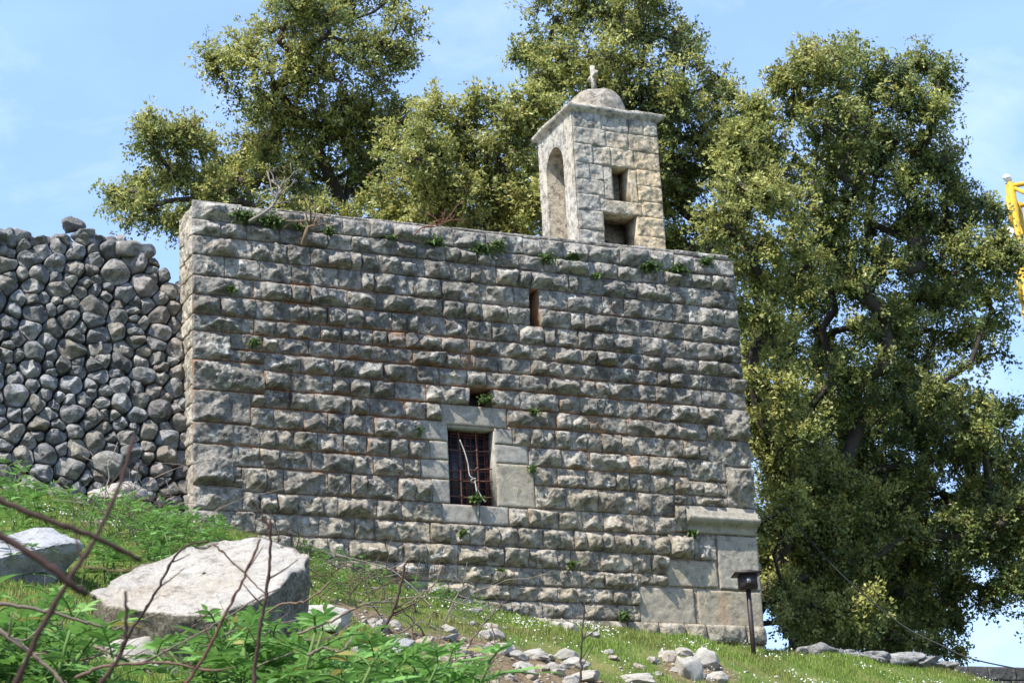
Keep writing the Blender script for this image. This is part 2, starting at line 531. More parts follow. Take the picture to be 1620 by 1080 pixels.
def block(mb, mp_, r, u0, u1, v0, v1, kind='boss', flip=False, rimd=-0.035, res=0.0165, gap=0.007, edge0=None, tone=None, warm=None, stain=None, amp=1.0):
    w, h = u1 - u0, v1 - v0
    gl = gap if edge0 is None else edge0
    nu = max(6, int(w / res)); nv = max(6, int(h / res))
    gu = gap * .35 if kind == 'boss' else gap
    if edge0 is None: gl = gu
    def ax(n, s, g0, g1):
        a = np.linspace(0.010, 1 - 0.010, n)
        return np.concatenate([[g0 / s, g0 / s + 0.0005], g0 / s + 0.012 / s + (1 - (g0 + g1 + 0.024) / s) * np.linspace(0, 1, n), [1 - g1 / s - 0.0005, 1 - g1 / s]])
    au = ax(nu, w, gl, gu) * w; av = ax(nv, h, gap, gap) * h
    U, V = np.meshgrid(au, av)
    U, V = U.ravel(), V.ravel()
    seed = r.randint(0, 99999)
    Q = np.stack([U + u0, V + v0, np.full_like(U, seed * 0.37)], 1)
    wob = 0.018 * fbm(Q, 9, 2, 3)
    dl, dr_, db, dt = U, w - U, V, h - V
    e = np.minimum(np.minimum(dl, dr_), np.minimum(db, dt))
    if kind == 'boss':
        mgn = r.uniform(0.006, 0.022)
        A = r.choice([r.uniform(.04, .07), r.uniform(0.07, 0.14), r.uniform(0.07, 0.14), r.uniform(.10, .18)]) * amp * min(1.0, h / 0.22)
        ks = [r.uniform(1.5, 5), r.uniform(1.5, 6.0), r.uniform(1.4, 5.0), r.uniform(1.0, 3.0)]
        h0 = [r.choice([0, .02, .04, .055]), r.choice([0, .02, .04, .055])]
        H = np.minimum.reduce([(dl + wob * .4) * ks[0] + h0[0], (dr_ + wob * .4) * ks[1] + h0[1], (db - mgn + wob) * ks[2], (dt - mgn + wob) * ks[3]])
        capp = A * (1 + r.uniform(-0.6, 0.6) * (U / w - .5) + r.uniform(-0.9, 0.7) * (V / h - .5))
        for _ in range(5):
            a = r.uniform(0, 6.283); o = r.uniform(-0.02, 0.4) * h; k = r.uniform(0.3, 1.5)
            capp = np.minimum(capp, A * 1.05 - k * ((U - w / 2) * math.cos(a) + (V - h / 2) * math.sin(a) - o))
        rough = 0.068 * fbm(Q, 7.5, 7, 5, 0.7) + 0.036 * (0.4 - np.abs(fbm(Q, 12, 12, 4, .6))) - 0.004
        H = np.minimum(H, np.maximum(capp, 0.018))
        H = np.maximum(H + rough * np.clip(H / 0.03, 0, 1), 0.0) + 0.007 * fbm(Q, 24, 9, 3)
    elif kind == 'flat':
        H = 0.014 * np.clip((e - 0.004) / 0.022, 0, 1) ** 0.6 + 0.006 * fbm(Q, 7, 7, 4, 0.6) + r.uniform(-0.004, 0.006)
    elif kind == 'face':      # roughly squared weathered ashlar
        H = 0.012 * np.clip((e - 0.003 + wob * 0.6) / 0.02, 0, 1) ** 0.7 + 0.030 * fbm(Q, 7, 7, 5, 0.68) * amp * np.clip(e / 0.02, 0, 1) + r.uniform(-0.008, 0.01)
    else:                     # rough: undressed boulder like footing
        A = r.uniform(0.06, 0.15)
        s = np.clip(1 - np.abs(2 * U / w - 1) ** 3, 0, 1) ** 0.5 * np.clip(1 - np.abs(2 * V / h - 1) ** 3, 0, 1) ** 0.5
        H = A * s + 0.05 * fbm(Q, 7, 7, 4) * s
    nU, nV = len(au), len(av)
    I = np.arange(nU * nV).reshape(nV, nU)
    rim = np.zeros((nV, nU), bool); rim[0] = rim[-1] = True; rim[:, 0] = rim[:, -1] = True
    H = np.where(rim.ravel(), rimd, H)
    # slightly ragged outline
    ju = 0.006 * fbm(Q, 6, 41, 2); jv = 0.006 * fbm(Q, 6, 43, 2)
    if edge0 is not None:
        ju = ju * np.clip(U / 0.05, 0, 1)
    P = mp_(U + u0 + ju, V + v0 + jv, H)
    f = np.stack([I[:-1, :-1], I[:-1, 1:], I[1:, 1:], I[1:, :-1]], -1).reshape(-1, 4)
    if flip: f = f[:, ::-1]
    tn = r.uniform(0.05, 0.95) if tone is None else tone
    near = np.clip(1 - (np.minimum(np.minimum(db, dt), np.minimum(dl, dr_) * 1.6 + .012) + wob * 0.8) / 0.036, 0, 1) * np.clip(.6 + 1.6 * fbm(Q, 3.5, 77), 0, 1)
    st = near * stain_at(P) if stain is None else near * stain
    if r.random() < 0.05 and stain is None: st = np.clip(st + 0.35 * stain_at(P) * (fbm(Q, 5, 3) > 0), 0, 1)
    wm = warm_at(P) * r.uniform(0.5, 1.3) if warm is None else np.full(len(P), warm) * r.uniform(0.6, 1.2)
    dk = dark_at(P) if kind in ('boss', 'rough') else 0 * tn * np.ones(len(P))
    mb.add(P, f, np.stack([np.full(len(P), tn), st, np.clip(wm, 0, 1), 1 - dk * r.uniform(.6, 1.1)], 1))

def backing(mb, mp_, u0, u1, v0, v1, holes, h=-0.022, flip=False, tint=(0.5, 0.5, 0.6)):
    us = sorted({u0, u1, *[a for q in holes for a in q[:2]]}); vs = sorted({v0, v1, *[a for q in holes for a in q[2:4]]})
    us = [a for a in us if u0 <= a <= u1]; vs = [a for a in vs if v0 <= a <= v1]
    for a, b in zip(us[:-1], us[1:]):
        for c, d in zip(vs[:-1], vs[1:]):
            if any(q[0] - 1e-6 <= a and b <= q[1] + 1e-6 and q[2] - 1e-6 <= c and d <= q[3] + 1e-6 for q in holes): continue
            n = max(1, int((b - a) / 0.25)); m = max(1, int((d - c) / 0.25))
            U, V = np.meshgrid(np.linspace(a, b, n + 1), np.linspace(c, d, m + 1))
            P = mp_(U.ravel(), V.ravel(), np.full(U.size, h))
            I = np.arange(U.size).reshape(m + 1, n + 1)
            f = np.stack([I[:-1, :-1], I[:-1, 1:], I[1:, 1:], I[1:, :-1]], -1).reshape(-1, 4)
            if flip: f = f[:, ::-1]
            cc = np.stack([np.full(len(P), tint[0]), stain_at(P) * tint[1] * 1.6, np.full(len(P), tint[2])], 1)
            mb.add(P, f, np.clip(cc, 0, 1))

def free(u0, u1, occ):
    out = [(u0, u1)]
    for a, b in occ:
        nxt = []
        for c, d in out:
            if b <= c or a >= d: nxt.append((c, d)); continue
            if a > c: nxt.append((c, a))
            if b < d: nxt.append((b, d))
        out = nxt
    return [(a, b) for a, b in out if b - a > 0.05]

def split(r, a, b, lo, hi, bias=1.0):
    L_ = b - a
    n = max(1, int(round(L_ / r.uniform(lo * 1.15, hi * 0.85))))
    w = [r.uniform(0.55, 1.6) for _ in range(n)]
    s = sum(w); x = a; out = []
    for q in w:
        out.append((x, x + q / s * L_)); x += q / s * L_
    out[-1] = (out[-1][0], b)
    return out

def coursed(mb, mp_, r, u0, u1, lines, holes, lo, hi, flip=False, **kw):
    """fill between course lines with blocks, leaving out the hole rectangles (u0,u1,v0,v1)"""
    for v1, v0 in zip(lines[:-1], lines[1:]):
        br = sorted({v0, v1, *[q for h_ in holes for q in h_[2:4] if v0 + 0.04 < q < v1 - 0.04 and h_[1] > u0 and h_[0] < u1]})
        subs = list(zip(br[:-1], br[1:]))
        occs = [[(h_[0], h_[1]) for h_ in holes if h_[2] < (s0 + s1) / 2 < h_[3]] for s0, s1 in subs]
        full = free(u0, u1, [q for oc in occs for q in oc])
        for a, b in full:
            for c, d in split(r, a, b, lo, hi):
                block(mb, mp_, r, c, d, v0, v1, flip=flip, edge0=(0.0 if c == u0 else None), **kw)
        if len(subs) > 1:
            for (s0, s1), oc in zip(subs, occs):
                if s1 - s0 < 0.06: continue
                for a, b in free(u0, u1, oc + full):
                    for c, d in split(r, a, b, lo, hi):
                        block(mb, mp_, r, c, d, s0, s1, flip=flip, edge0=(0.0 if c == u0 else None), **kw)

def build_chapel():
    r = random.Random(11)
    root = empty('chapel', (4, 2.5, 0.2), 'small chapel of rough grey blocks with one barred window and a bell tower', 'chapel')
    W_, D_ = 7.97, 5.6
    lines = [5.36, 5.135, 4.87, 4.59, 4.335, 4.065, 3.845, 3.625, 3.38, 3.125, 2.88, 2.61, 2.35, 2.09, 1.775, 1.51, 1.235, 0.97, 0.735, 0.53, 0.31, 0.05, -0.3]
    win = (3.43, 4.09, 1.77, 2.81)
    slit = (4.71, 4.86, 4.335, 4.87)
    hole = (3.74, 4.08, 3.125, 3.38)
    # stones set apart: (u0,u1,v0,v1,kind,tone,warm,name)
    jl = [(3.03, 3.43, 2.61, 2.88), (3.16, 3.43, 2.35, 2.61), (3.02, 3.43, 2.09, 2.35), (3.17, 3.43, 1.77, 2.09)]
    jr = [(4.09, 4.36, 2.62, 2.84), (4.09, 4.58, 2.36, 2.62), (4.09, 4.64, 1.77, 2.36)]
    lintel = (3.34, 4.29, 2.84, 3.125)
    sill = (3.30, 4.25, 1.51, 1.77)
    mould = (6.70, 7.97, 1.565, 1.95)
    dressed = [(7.33, 7.97, 0.80, 1.55), (6.53, 7.31, 0.81, 1.18), (6.08, 6.92, 0.29, 0.79), (6.97, 7.97, 0.275, 0.785)]
    quoins = [(0, .66, 5.36, 5.625), (0, .36, 5.135, 5.36), (0, .78, 4.87, 5.135), (0, .42, 4.59, 4.87), (0, .80, 4.335, 4.59), (0, .36, 4.065, 4.335),
              (0, .80, 3.845, 4.065), (0, .48, 3.46, 3.845), (0, .92, 3.06, 3.46), (0, .74, 2.64, 3.06), (0, .86, 2.36, 2.64), (0, .50, 1.82, 2.36), (0, .62, 1.51, 1.82),
              (7.33, 7.97, 5.36, 5.60), (7.40, 7.97, 4.87, 5.135), (7.28, 7.97, 3.38, 3.625), (7.55, 7.97, 2.92, 3.38), (7.30, 7.97, 2.54, 2.92), (7.55, 7.97, 1.95, 2.54),
              (6.95, 7.55, 2.30, 2.61), (6.57, 6.95, 1.19, 1.53), (6.97, 7.31, 1.19, 1.53)]
    holes = [win, slit, hole, lintel, sill, mould] + jl + jr + dressed + quoins
    mb = MB()
    coursed(mb, front, r, 0, W_, lines[:20], holes, 0.22, 0.46)
    coursed(mb, front, r, 0, W_, lines[19:21], holes, 0.25, 0.6)
    coursed(mb, front, r, 0, W_, lines[20:], holes, 0.35, 0.8, kind='rough')
    for q in quoins:
        block(mb, front, r, *q, edge0=(0.0 if q[0] == 0 else None), gap=0.007 if q[1] < 7.9 else 0.004, amp=1.15, tone=0.85 if q[0] in (6.57, 6.97) else None)
    # top course, rising to the right, its joints ragged
    x = .66
    while x < 7.33:
        w = r.uniform(0.25, 0.55); x1 = min(7.33, x + w)
        if 7.33 - x1 < 0.15: x1 = 7.33
        block(mb, front, r, x, x1, 5.36, 5.60 + 0.035 * x / 8 + r.uniform(-0.02, 0.02), amp=0.8, tone=r.uniform(0.4, 1)); x = x1
    backing(mb, front, 0.02, W_ - 0.02, -0.6, 5.57, [win, slit, hole])
    part('front_wall', mb, M_WALL, root)
    # coping of thin flat stones
    mb = MB(); x = 1.15
    while x < 7.9:
        w = r.uniform(0.35, 1.0); x1 = min(7.95, x + w); z = 5.605 + 0.04 * x / 8
        th = 0.035 + 0.06 * (x / 8) * r.uniform(.7, 1.0)
        block(mb, planes_front(0.05 + r.uniform(0, .03)), r, x, x1, z, z + th, kind='face', tone=r.uniform(.2, .6), warm=0.1, stain=0)
        box(mb, x + .01, x1 - .01, 0.075, 0.55, z - .02, z + th - 0.008, (0.4, 0, 0.1)); x = x1
    part('coping', mb, M_WALL, root)
    # side, back walls and roof
    mb = MB()
    ls = [5.55] + lines[1:14] + [1.7, 1.2]
    coursed(mb, planes_left(0.0), r, 0.037, 0.62, ls, [], 0.3, 0.6, flip=True, kind='face', warm=0.35, stain=0.1, amp=1.6)
    coursed(mb, planes_left(0.0), r, 0.63, D_, ls[4:], [], 0.3, 0.6, flip=True, kind='face', warm=0.35, stain=0.1)
    backing(mb, planes_left(0.0), 0.04, 0.6, 4.6, 5.5, [], flip=True); backing(mb, planes_left(0.0), 0.04, D_, -0.6, 4.55, [], flip=True)
    box(mb, 0.03, 4.6, 0.60, 0.62, 4.4, 5.55, (.4, 0, .4))
    part('side_wall', mb, M_TOWER, root)
    mb = MB()
    coursed(mb, planes_right(W_), r, 0.037, D_, [5.55] + lines, [], 0.3, 0.6, amp=0.6)
    backing(mb, planes_right(W_), 0.04, D_, -1.5, 5.5, [])
    part('side_wall', mb, M_WALL, root)
    mb = MB()
    backing(mb, planes_back(D_), 0.0, W_, -1.5, 5.5, [], flip=True)
    part('back_wall', mb, M_WALL, root)
    mb = MB(); box(mb, 4.6, W_ - 0.05, 0.60, D_, 5.3, 5.56, (0.5, 0, 0.4)); box(mb, 0.05, W_ - .05, 0.04, 0.598, 5.3, 5.561, (0.5, 0, 0.3)); box(mb, 0.05, 4.597, 0.623, D_, 4.3, 4.57, (0.5, 0, 0.4)); part('roof', mb, M_MORTAR, root)
    # window surround
    mb = MB(); block(mb, front, r, *lintel, kind='flat', tone=0.45, warm=0.25, stain=0.25); part('window_lintel', mb, M_DRESS, root)
    for lst in (jl, jr):
        mb = MB()
        for q in lst: block(mb, front, r, *q, kind='flat', tone=r.uniform(.4, .8), warm=(0.1 if lst is jl else 0.15) + (0.75 if q == jr[2] else 0), stain=0.2)
        part('window_jamb', mb, M_DRESS, root)
    mb = MB()
    block(mb, front, r, 3.30, 3.82, 1.51, 1.77, kind='flat', tone=0.6, warm=0.2, stain=0.1)
    block(mb, front, r, 3.82, 4.25, 1.51, 1.77, kind='flat', tone=0.5, warm=0.2, stain=0.1)
    part('window_sill', mb, M_DRESS, root)
    # reveals of the three openings
    def reveal(mb, q, d, c):
        a, b, z0, z1 = q
        box(mb, a - 0.05, a, 0.012, d, z0, z1, c); box(mb, b, b + 0.05, 0.012, d, z0, z1, c)
        box(mb, a, b, 0.012, d, z1, z1 + 0.05, c); box(mb, a, b, 0.012, d, z0 - 0.05, z0, c)
    mb = MB(); reveal(mb, win, 0.24, (0.95, 0.0, 0.25)); part('window_reveal', mb, M_DRESS, root)
    mb = MB(); reveal(mb, hole, 0.5, (0.2, 0.5, 0.6)); box(mb, 3.7, 4.12, 0.42, 0.5, 3.08, 3.42, (0.1, 0, 0.3)); part('wall_recess', mb, M_FILL_SHADE, root)
    mb = MB(); reveal(mb, slit, 0.6, (0.3, 0.7, 0.6)); box(mb, 4.66, 4.91, 0.6, 0.66, 4.3, 4.9, (0, 0, 0)); part('slit_window', mb, M_FILL_SHADE, root)  # dark colour on slit and recess reveals stands in for inner shade
    mb = MB(); box(mb, 3.36, 4.16, 0.245, 0.27, 1.7, 2.88); pane = part('window_pane', mb, M_GLASS, root)
    mb = MB()
    for x in (3.63, 3.875): tube(mb, spline([(x, 0.10, 1.76), (x + .004, .1, 2.3), (x - .006, 0.10, 2.82)], 5), 0.0095, 6)
    for i, z in enumerate((1.91, 2.13, 2.30, 2.54)):
        tube(mb, spline([(3.42, 0.115, z - (.06 if i == 2 else 0)), (3.75, .115, z - 0.01 - (.02 if i == 2 else 0)), (4.10, 0.115, z + 0.012)], 5), 0.0085, 6)
    for x, z in [(a, b) for a in (3.63, 3.875) for b in (1.91, 2.13, 2.30, 2.54)]:
        box(mb, x - .014, x + .014, .09, .13, z - .014, z + .014)
    part('outer_grille', mb, M_RUST, pane)
    mb = MB()
    for k in range(7): x = 3.45 + k * 0.095; tube(mb, [(x, 0.185, 1.77), (x, 0.185, 2.81)], 0.007, 5)
    for k in range(9): z = 1.82 + k * 0.115; tube(mb, [(3.43, 0.196, z), (4.09, 0.196, z)], 0.007, 5)
    part('inner_grille', mb, M_RUST2, pane)
    mb = MB()
    for a, b, c, d in ((3.43, 3.47, 1.77, 2.81), (4.05, 4.09, 1.77, 2.81), (3.47, 4.05, 1.77, 1.81), (3.47, 4.05, 2.77, 2.81), (3.745, 3.775, 1.81, 2.77)):
        box(mb, a + .002, b - .002, 0.208, 0.238, c + .002, d - .002)
    part('window_frame', mb, M_RUST2, pane)
    # moulded block low at the right corner
    mb = MB()
    prof = [(1.565, 0.0), (1.565, 0.015), (1.60, 0.02), (1.63, 0.022), (1.655, 0.035), (1.675, 0.075), (1.70, 0.125), (1.725, 0.155), (1.755, 0.162), (1.778, 0.148), (1.786, 0.10), (1.79, 0.092), (1.855, 0.092), (1.866, 0.082), (1.870, 0.035), (1.93, 0.030), (1.945, 0.01), (1.95, -0.03)]
    xs = np.linspace(6.86, 7.97, 60)
    V = []
    for j, x in enumerate(xs):
        for z, h in prof:
            V.append((x, -h, z + 0.0))
    V = np.array(V); V[:, 1] += 0.010 * fbm(V, 7, 3) + 0.006 * fbm(V, 22, 4); V[:, 2] += 0.006 * fbm(V, 6, 5)
    k = len(prof); I = np.arange(len(V)).reshape(60, k)
    f = np.stack([I[:-1, :-1], I[1:, :-1], I[1:, 1:], I[:-1, 1:]], -1).reshape(-1, 4)
    mb.add(V, [f, I[0][None, :], I[-1][None, ::-1]], (0.5, 0.0, 0.45))
    block(mb, front, r, 6.70, 6.86, 1.565, 1.95, kind='boss', amp=0.7)
    part('moulded_block', mb, M_DRESS, root)
    for i, q in enumerate(dressed):
        mb = MB(); block(mb, front, r, *q, kind='face', amp=.5, tone=(0.5, 0.45, 0.55, 0.45)[i], warm=(0.6, 0.7, 1.0, 0.9)[i], stain=0.15)
        if i == 3:   # rust coloured runs on the big corner stone
            c = mb.c[0]; P = mb.v[0]
            c[:, 1] = np.clip(0.8 * np.exp(-((P[:, 0] - 7.36) / 0.07) ** 2) * (0.5 + fbm(P * [4, 1, 1], 3, 9)), 0, .6)
        part('corner_stone' if i in (0, 3) else 'dressed_stone', mb, M_DRESS, root)
    # ---------------- bell tower
    X0, X1, Y0, Y1, ZB, ZT = 5.75, 7.13, 0.40, 1.58, 5.45, 7.84
    pf = planes_front(Y0)
    op1 = (6.34, 6.61, 6.52, 7.05); op2 = (6.15, 6.69, 5.70, 6.32)
    lb1 = (6.10, 6.78, 6.32, 6.52)
    jb = [(6.20, 6.34, 6.52, 7.03), (6.61, 6.74, 6.52, 7.03)]
    mb = MB()
    tl = [7.84, 7.60, 7.34, 7.05, 6.80, 6.56, 6.32, 6.02, 5.75, 5.45]
    coursed(mb, pf, r, X0, X1, tl, [op1, op2, lb1] + jb, 0.24, 0.60, kind='face', stain=0.0, warm=0.28, gap=.0015, amp=1.35, rimd=-.012)
    block(mb, pf, r, *lb1, kind='face', tone=.7, warm=.8, stain=0.0)
    for q in jb: block(mb, pf, r, *q, kind='face', tone=.8, warm=.5, stain=0.0)
    backing(mb, pf, X0 + .02, X1 - .02, ZB, ZT, [op1, op2], h=-.008)
    # tint: grey lichen at left and top, honey colour below right
    for v, c in zip(mb.v, mb.c):
        u = (v[:, 0] - X0) / (X1 - X0); z = (v[:, 2] - ZB) / (ZT - ZB)
        c[:, 2] = np.clip(1.3 * (u - 0.1) * (1.2 - z) * 1.6 + 0.15 + 0.55 * fbm(v, 2.2, 6), 0, 1)
        c[:, 0] = np.clip(c[:, 0] * 0.6 + 0.35 * u + 0.1 - 0.25 * (z > 0.9), 0, 1)
        c[:, 3] = 1 - np.clip(.40 * (1 - u) - .20 + .8 * fbm(v * [1.5, 1, .4], 2.6, 91) + .3 * np.clip((z - .8) / .2, 0, 1), 0, .75)
    # left face with the arched niche
    pl = planes_left(X0)
    ya, yb, zs, zb = 0.76, 1.34, 7.20, 5.72
    rad = (yb - ya) / 2; yc = (ya + yb) / 2
    nA = 24
    def face_left(u, v):  # flat facing with noise
        P = np.stack([np.full_like(u, X0), u, v], 1)
        P[:, 0] -= 0.012 * fbm(P, 5, 3) + 0.006 * fbm(P, 16, 4) + 0.008
        return P
    ang = np.linspace(0, np.pi, nA)
    arcY = yc + rad * np.cos(np.pi - ang); arcZ = zs + rad * np.sin(ang) * 1.12
    path = np.concatenate([np.stack([np.full(14, ya), np.linspace(zb, zs, 14, endpoint=False)], 1), np.stack([arcY, arcZ], 1), np.stack([np.full(14, yb), np.linspace(zs, zb, 15)[1:]], 1)])
    # outer outline matched point by point
    outl = []
    for (yy, zz), k in zip(path, range(len(path))):
        if k < 14: outl.append((Y0 + 0.004, ZB + (ZT - ZB) * 0.86 * k / 14))
        elif k >= 14 + nA: outl.append((Y1, ZB + (ZT - ZB) * 0.86 * (len(path) - 1 - k) / 14))
        else:
            q = (k - 14) / (nA - 1)
            if q < .22: outl.append((Y0 + .004, ZB + (ZT - ZB) * (0.86 + .14 * q / .22)))
            elif q > .78: outl.append((Y1, ZB + (ZT - ZB) * (0.86 + .14 * (1 - q) / .22)))
            else: outl.append((Y0 + .004 + (Y1 - Y0 - .004) * (q - .22) / .56, ZT))
    outl = np.array(outl)
    nr = 12
    G = np.stack([path + (outl - path) * s for s in np.linspace(0, 1, nr)], 1)      # (n, nr, 2)
    P = face_left(G[..., 0].ravel(), G[..., 1].ravel())
    I = np.arange(len(P)).reshape(len(path), nr)
    f = np.stack([I[:-1, :-1], I[:-1, 1:], I[1:, 1:], I[1:, :-1]], -1).reshape(-1, 4)
    col = np.stack([np.clip(0.8 + 0.35 * fbm(P, 3, 7), 0, 1), 0 * P[:, 0], np.clip(0.15 + 0.5 * fbm(P, 2, 9), 0, 1)], 1)
    mb.add(P, f, col)
    # soffit of the niche and its back
    dep = 0.30
    inner = np.stack([np.full(len(path), X0 - 0.008), path[:, 0], path[:, 1]], 1)
    inn2 = inner + [dep + .01, 0, 0]
    nn = len(path)
    V = np.vstack([inner, inn2]); i = np.arange(nn - 1)
    mb.add(V, np.stack([i, i + 1, i + 1 + nn, i + nn], 1), (0.6, 0, 0.35))
    U_, V_ = np.meshgrid(np.linspace(ya - .02, yb + .02, 14), np.linspace(zb - .1, zs + rad * 1.15 + .02, 34))
    P = np.stack([np.full(U_.size, X0 + dep), U_.ravel(), V_.ravel()], 1)
    P[:, 0] += 0.010 * fbm(P, 5, 3) + .02 * (np.abs(P[:, 2] - 6.98) < .03)
    I = np.arange(len(P)).reshape(U_.shape)
    mb.add(P, np.stack([I[:-1, :-1], I[1:, :-1], I[1:, 1:], I[:-1, 1:]], -1).reshape(-1, 4), (0.55, 0, 0.4))
    box(mb, X0 + .02, X0 + dep, ya, yb, ZB, zb, (.6, 0, .4))
    # right and back faces
    coursed(mb, planes_right(X1), r, Y0 + .036, Y1, tl, [], 0.28, 0.55, kind='face', warm=.4, stain=0)
    backing(mb, planes_right(X1), Y0 + .04, Y1, ZB, ZT, [])
    coursed(mb, planes_back(Y1), r, X0, X1, tl, [], 0.28, 0.55, kind='face', warm=.4, stain=0, flip=True)
    backing(mb, planes_back(Y1), X0, X1, ZB, ZT, [], flip=True)
    # reveals of the two front openings, with the hollow behind
    for q, d in ((op1, 0.34), (op2, 0.40)):
        a, b, z0, z1 = q
        c = (0.75, 0, 0.85)
        box(mb, a - .05, a, Y0 + .01, Y0 + d, z0, z1, c); box(mb, b, b + .05, Y0 + .01, Y0 + d, z0, z1, c)
        box(mb, a - .05, b + .05, Y0 + .01, Y0 + d, z1, z1 + .05, c); box(mb, a - .05, b + .05, Y0 + .01, Y0 + d, z0 - .05, z0, c)
    box(mb, 6.28, 6.67, Y0 + .335, Y0 + .40, 6.46, 7.10, (.45, 0, .65))
    box(mb, X0 + dep + .02, X1 - .1, Y0 + .62, Y0 + .70, ZB, 6.5, (.7, 0, .5))
    tw = part('bell_tower', mb, M_TOWER, root)
    mb = MB(); obox(mb, (6.14, Y0 + .45, 6.20), (6.78, Y0 + .50, 5.82), .05, .05); part('timber_brace', mb, M_WOOD, tw)
    # heavy rounded cornice
    mb = MB()
    ov = 0.10
    prof = [(0.0, 0.02), (0.025, 0.045), (0.06, 0.07), (0.08, 0.095), (0.082, 0.13), (0.065, 0.15), (0.03, 0.158), (-0.25, 0.19)]
    loop = []
    for (xa, ya_), (xb, yb_) in (((X0, Y0), (X1, Y0)), ((X1, Y0), (X1, Y1)), ((X1, Y1), (X0, Y1)), ((X0, Y1), (X0, Y0))):
        for s in np.linspace(0, 1, 22, endpoint=False): loop.append((xa + (xb - xa) * s, ya_ + (yb_ - ya_) * s))
    loop = np.array(loop); cx, cy = (X0 + X1) / 2, (Y0 + Y1) / 2; hx, hy = (X1 - X0) / 2, (Y1 - Y0) / 2
    V = []
    for x, y in loop:
        for o, z in prof: V.append((cx + (x - cx) * (hx + o) / hx, cy + (y - cy) * (hy + o) / hy, 7.80 + z))
    V = np.array(V); V += 0.03 * np.stack([fbm(V, 5, 1), fbm(V, 5, 2), fbm(V, 5, 3)], 1)
    k = len(prof); n = len(loop); I = np.arange(len(V)).reshape(n, k); J = np.roll(I, -1, 0)
    f = np.stack([I[:, :-1], J[:, :-1], J[:, 1:], I[:, 1:]], -1).reshape(-1, 4)
    mb.add(V, [f, I[:, -1][None, :]], np.stack([np.clip(.5 + .4 * fbm(V, 3, 3), 0, 1), 0 * V[:, 0], np.clip(.1 + .3 * fbm(V, 2, 4), 0, 1)], 1))
    part('cornice', mb, M_TOWER, tw)
    # dome
    mb = MB()
    nth, nph = 40, 16
    V = []
    for j in range(nph + 1):
        a = j / nph * math.pi / 2
        for i in range(nth):
            t = 2 * math.pi * i / nth
            V.append((cx + .50 * math.cos(a) ** .9 * math.cos(t), cy + .50 * math.cos(a) ** .9 * math.sin(t), 7.97 + .55 * math.sin(a) ** 1.12))
    V = np.array(V); V += .05 * np.stack([fbm(V, 6, 1), fbm(V, 6, 2), fbm(V, 6, 3)], 1)
    I = np.arange(len(V)).reshape(nph + 1, nth); J = np.roll(I, -1, 1)
    f = np.stack([I[:-1], J[:-1], J[1:], I[1:]], -1).reshape(-1, 4)
    mb.add(V, f, np.stack([np.clip(-.15 + .6 * fbm(V, 5, 3), -.4, 1), 0 * V[:, 0], np.clip(.2 + .3 * fbm(V, 2, 4), 0, 1)], 1))
    part('dome', mb, M_TOWER, tw)
    # stone cross, its arms running front to back
    mb = MB()
    def bar(p, q, w, d, c): obox(mb, p, q, w, d, (1, 0, 0), c)
    c = (.6, 0, .2)
    bar((cx, cy, 8.42), (cx, cy, 8.93), .06, .06, c)
    dv = np.array([0.10, 0.99, 0]); dv /= np.linalg.norm(dv)
    obox(mb, np.array((cx, cy, 8.76)) - dv * .16 , np.array((cx, cy, 8.76)) + dv * .17, .05, .06, (0, 0, 1), c)
    part('cross', mb, M_TOWER, tw)
build_chapel()

# ------------------------------------------------------------------ stones and rocks
def ico(sub):
    bm = bmesh.new(); bmesh.ops.create_icosphere(bm, subdivisions=sub, radius=1.0)
    v = np.array([q.co[:] for q in bm.verts]); f = np.array([[q.index for q in p.verts] for p in bm.faces]); bm.free()
    return v, f
ICO3 = ico(4); ICO2 = ico(3); ICO1 = ico(2)

def rock_verts(seed, base=ICO3, planes=9, rough=0.07):
    r = np.random.RandomState(seed)
    v = base[0].copy()
    for _ in range(planes):
        n = r.normal(size=3); n /= np.linalg.norm(n)
        c = r.uniform(0.42, 0.80)
        d = v @ n
        v -= np.where(d > c, (d - c) * 0.98, 0)[:, None] * n
    nn = v / (np.linalg.norm(v, axis=1)[:, None] + 1e-9)
    o = r.uniform(0, 50, 3)
    v += nn * (rough * fbm(v + o, 2.3, 3, 5, .65) + 0.5 * rough * fbm(v + o, 7, 5, 4, .65))[:, None]
    return v / np.abs(v).max(0)

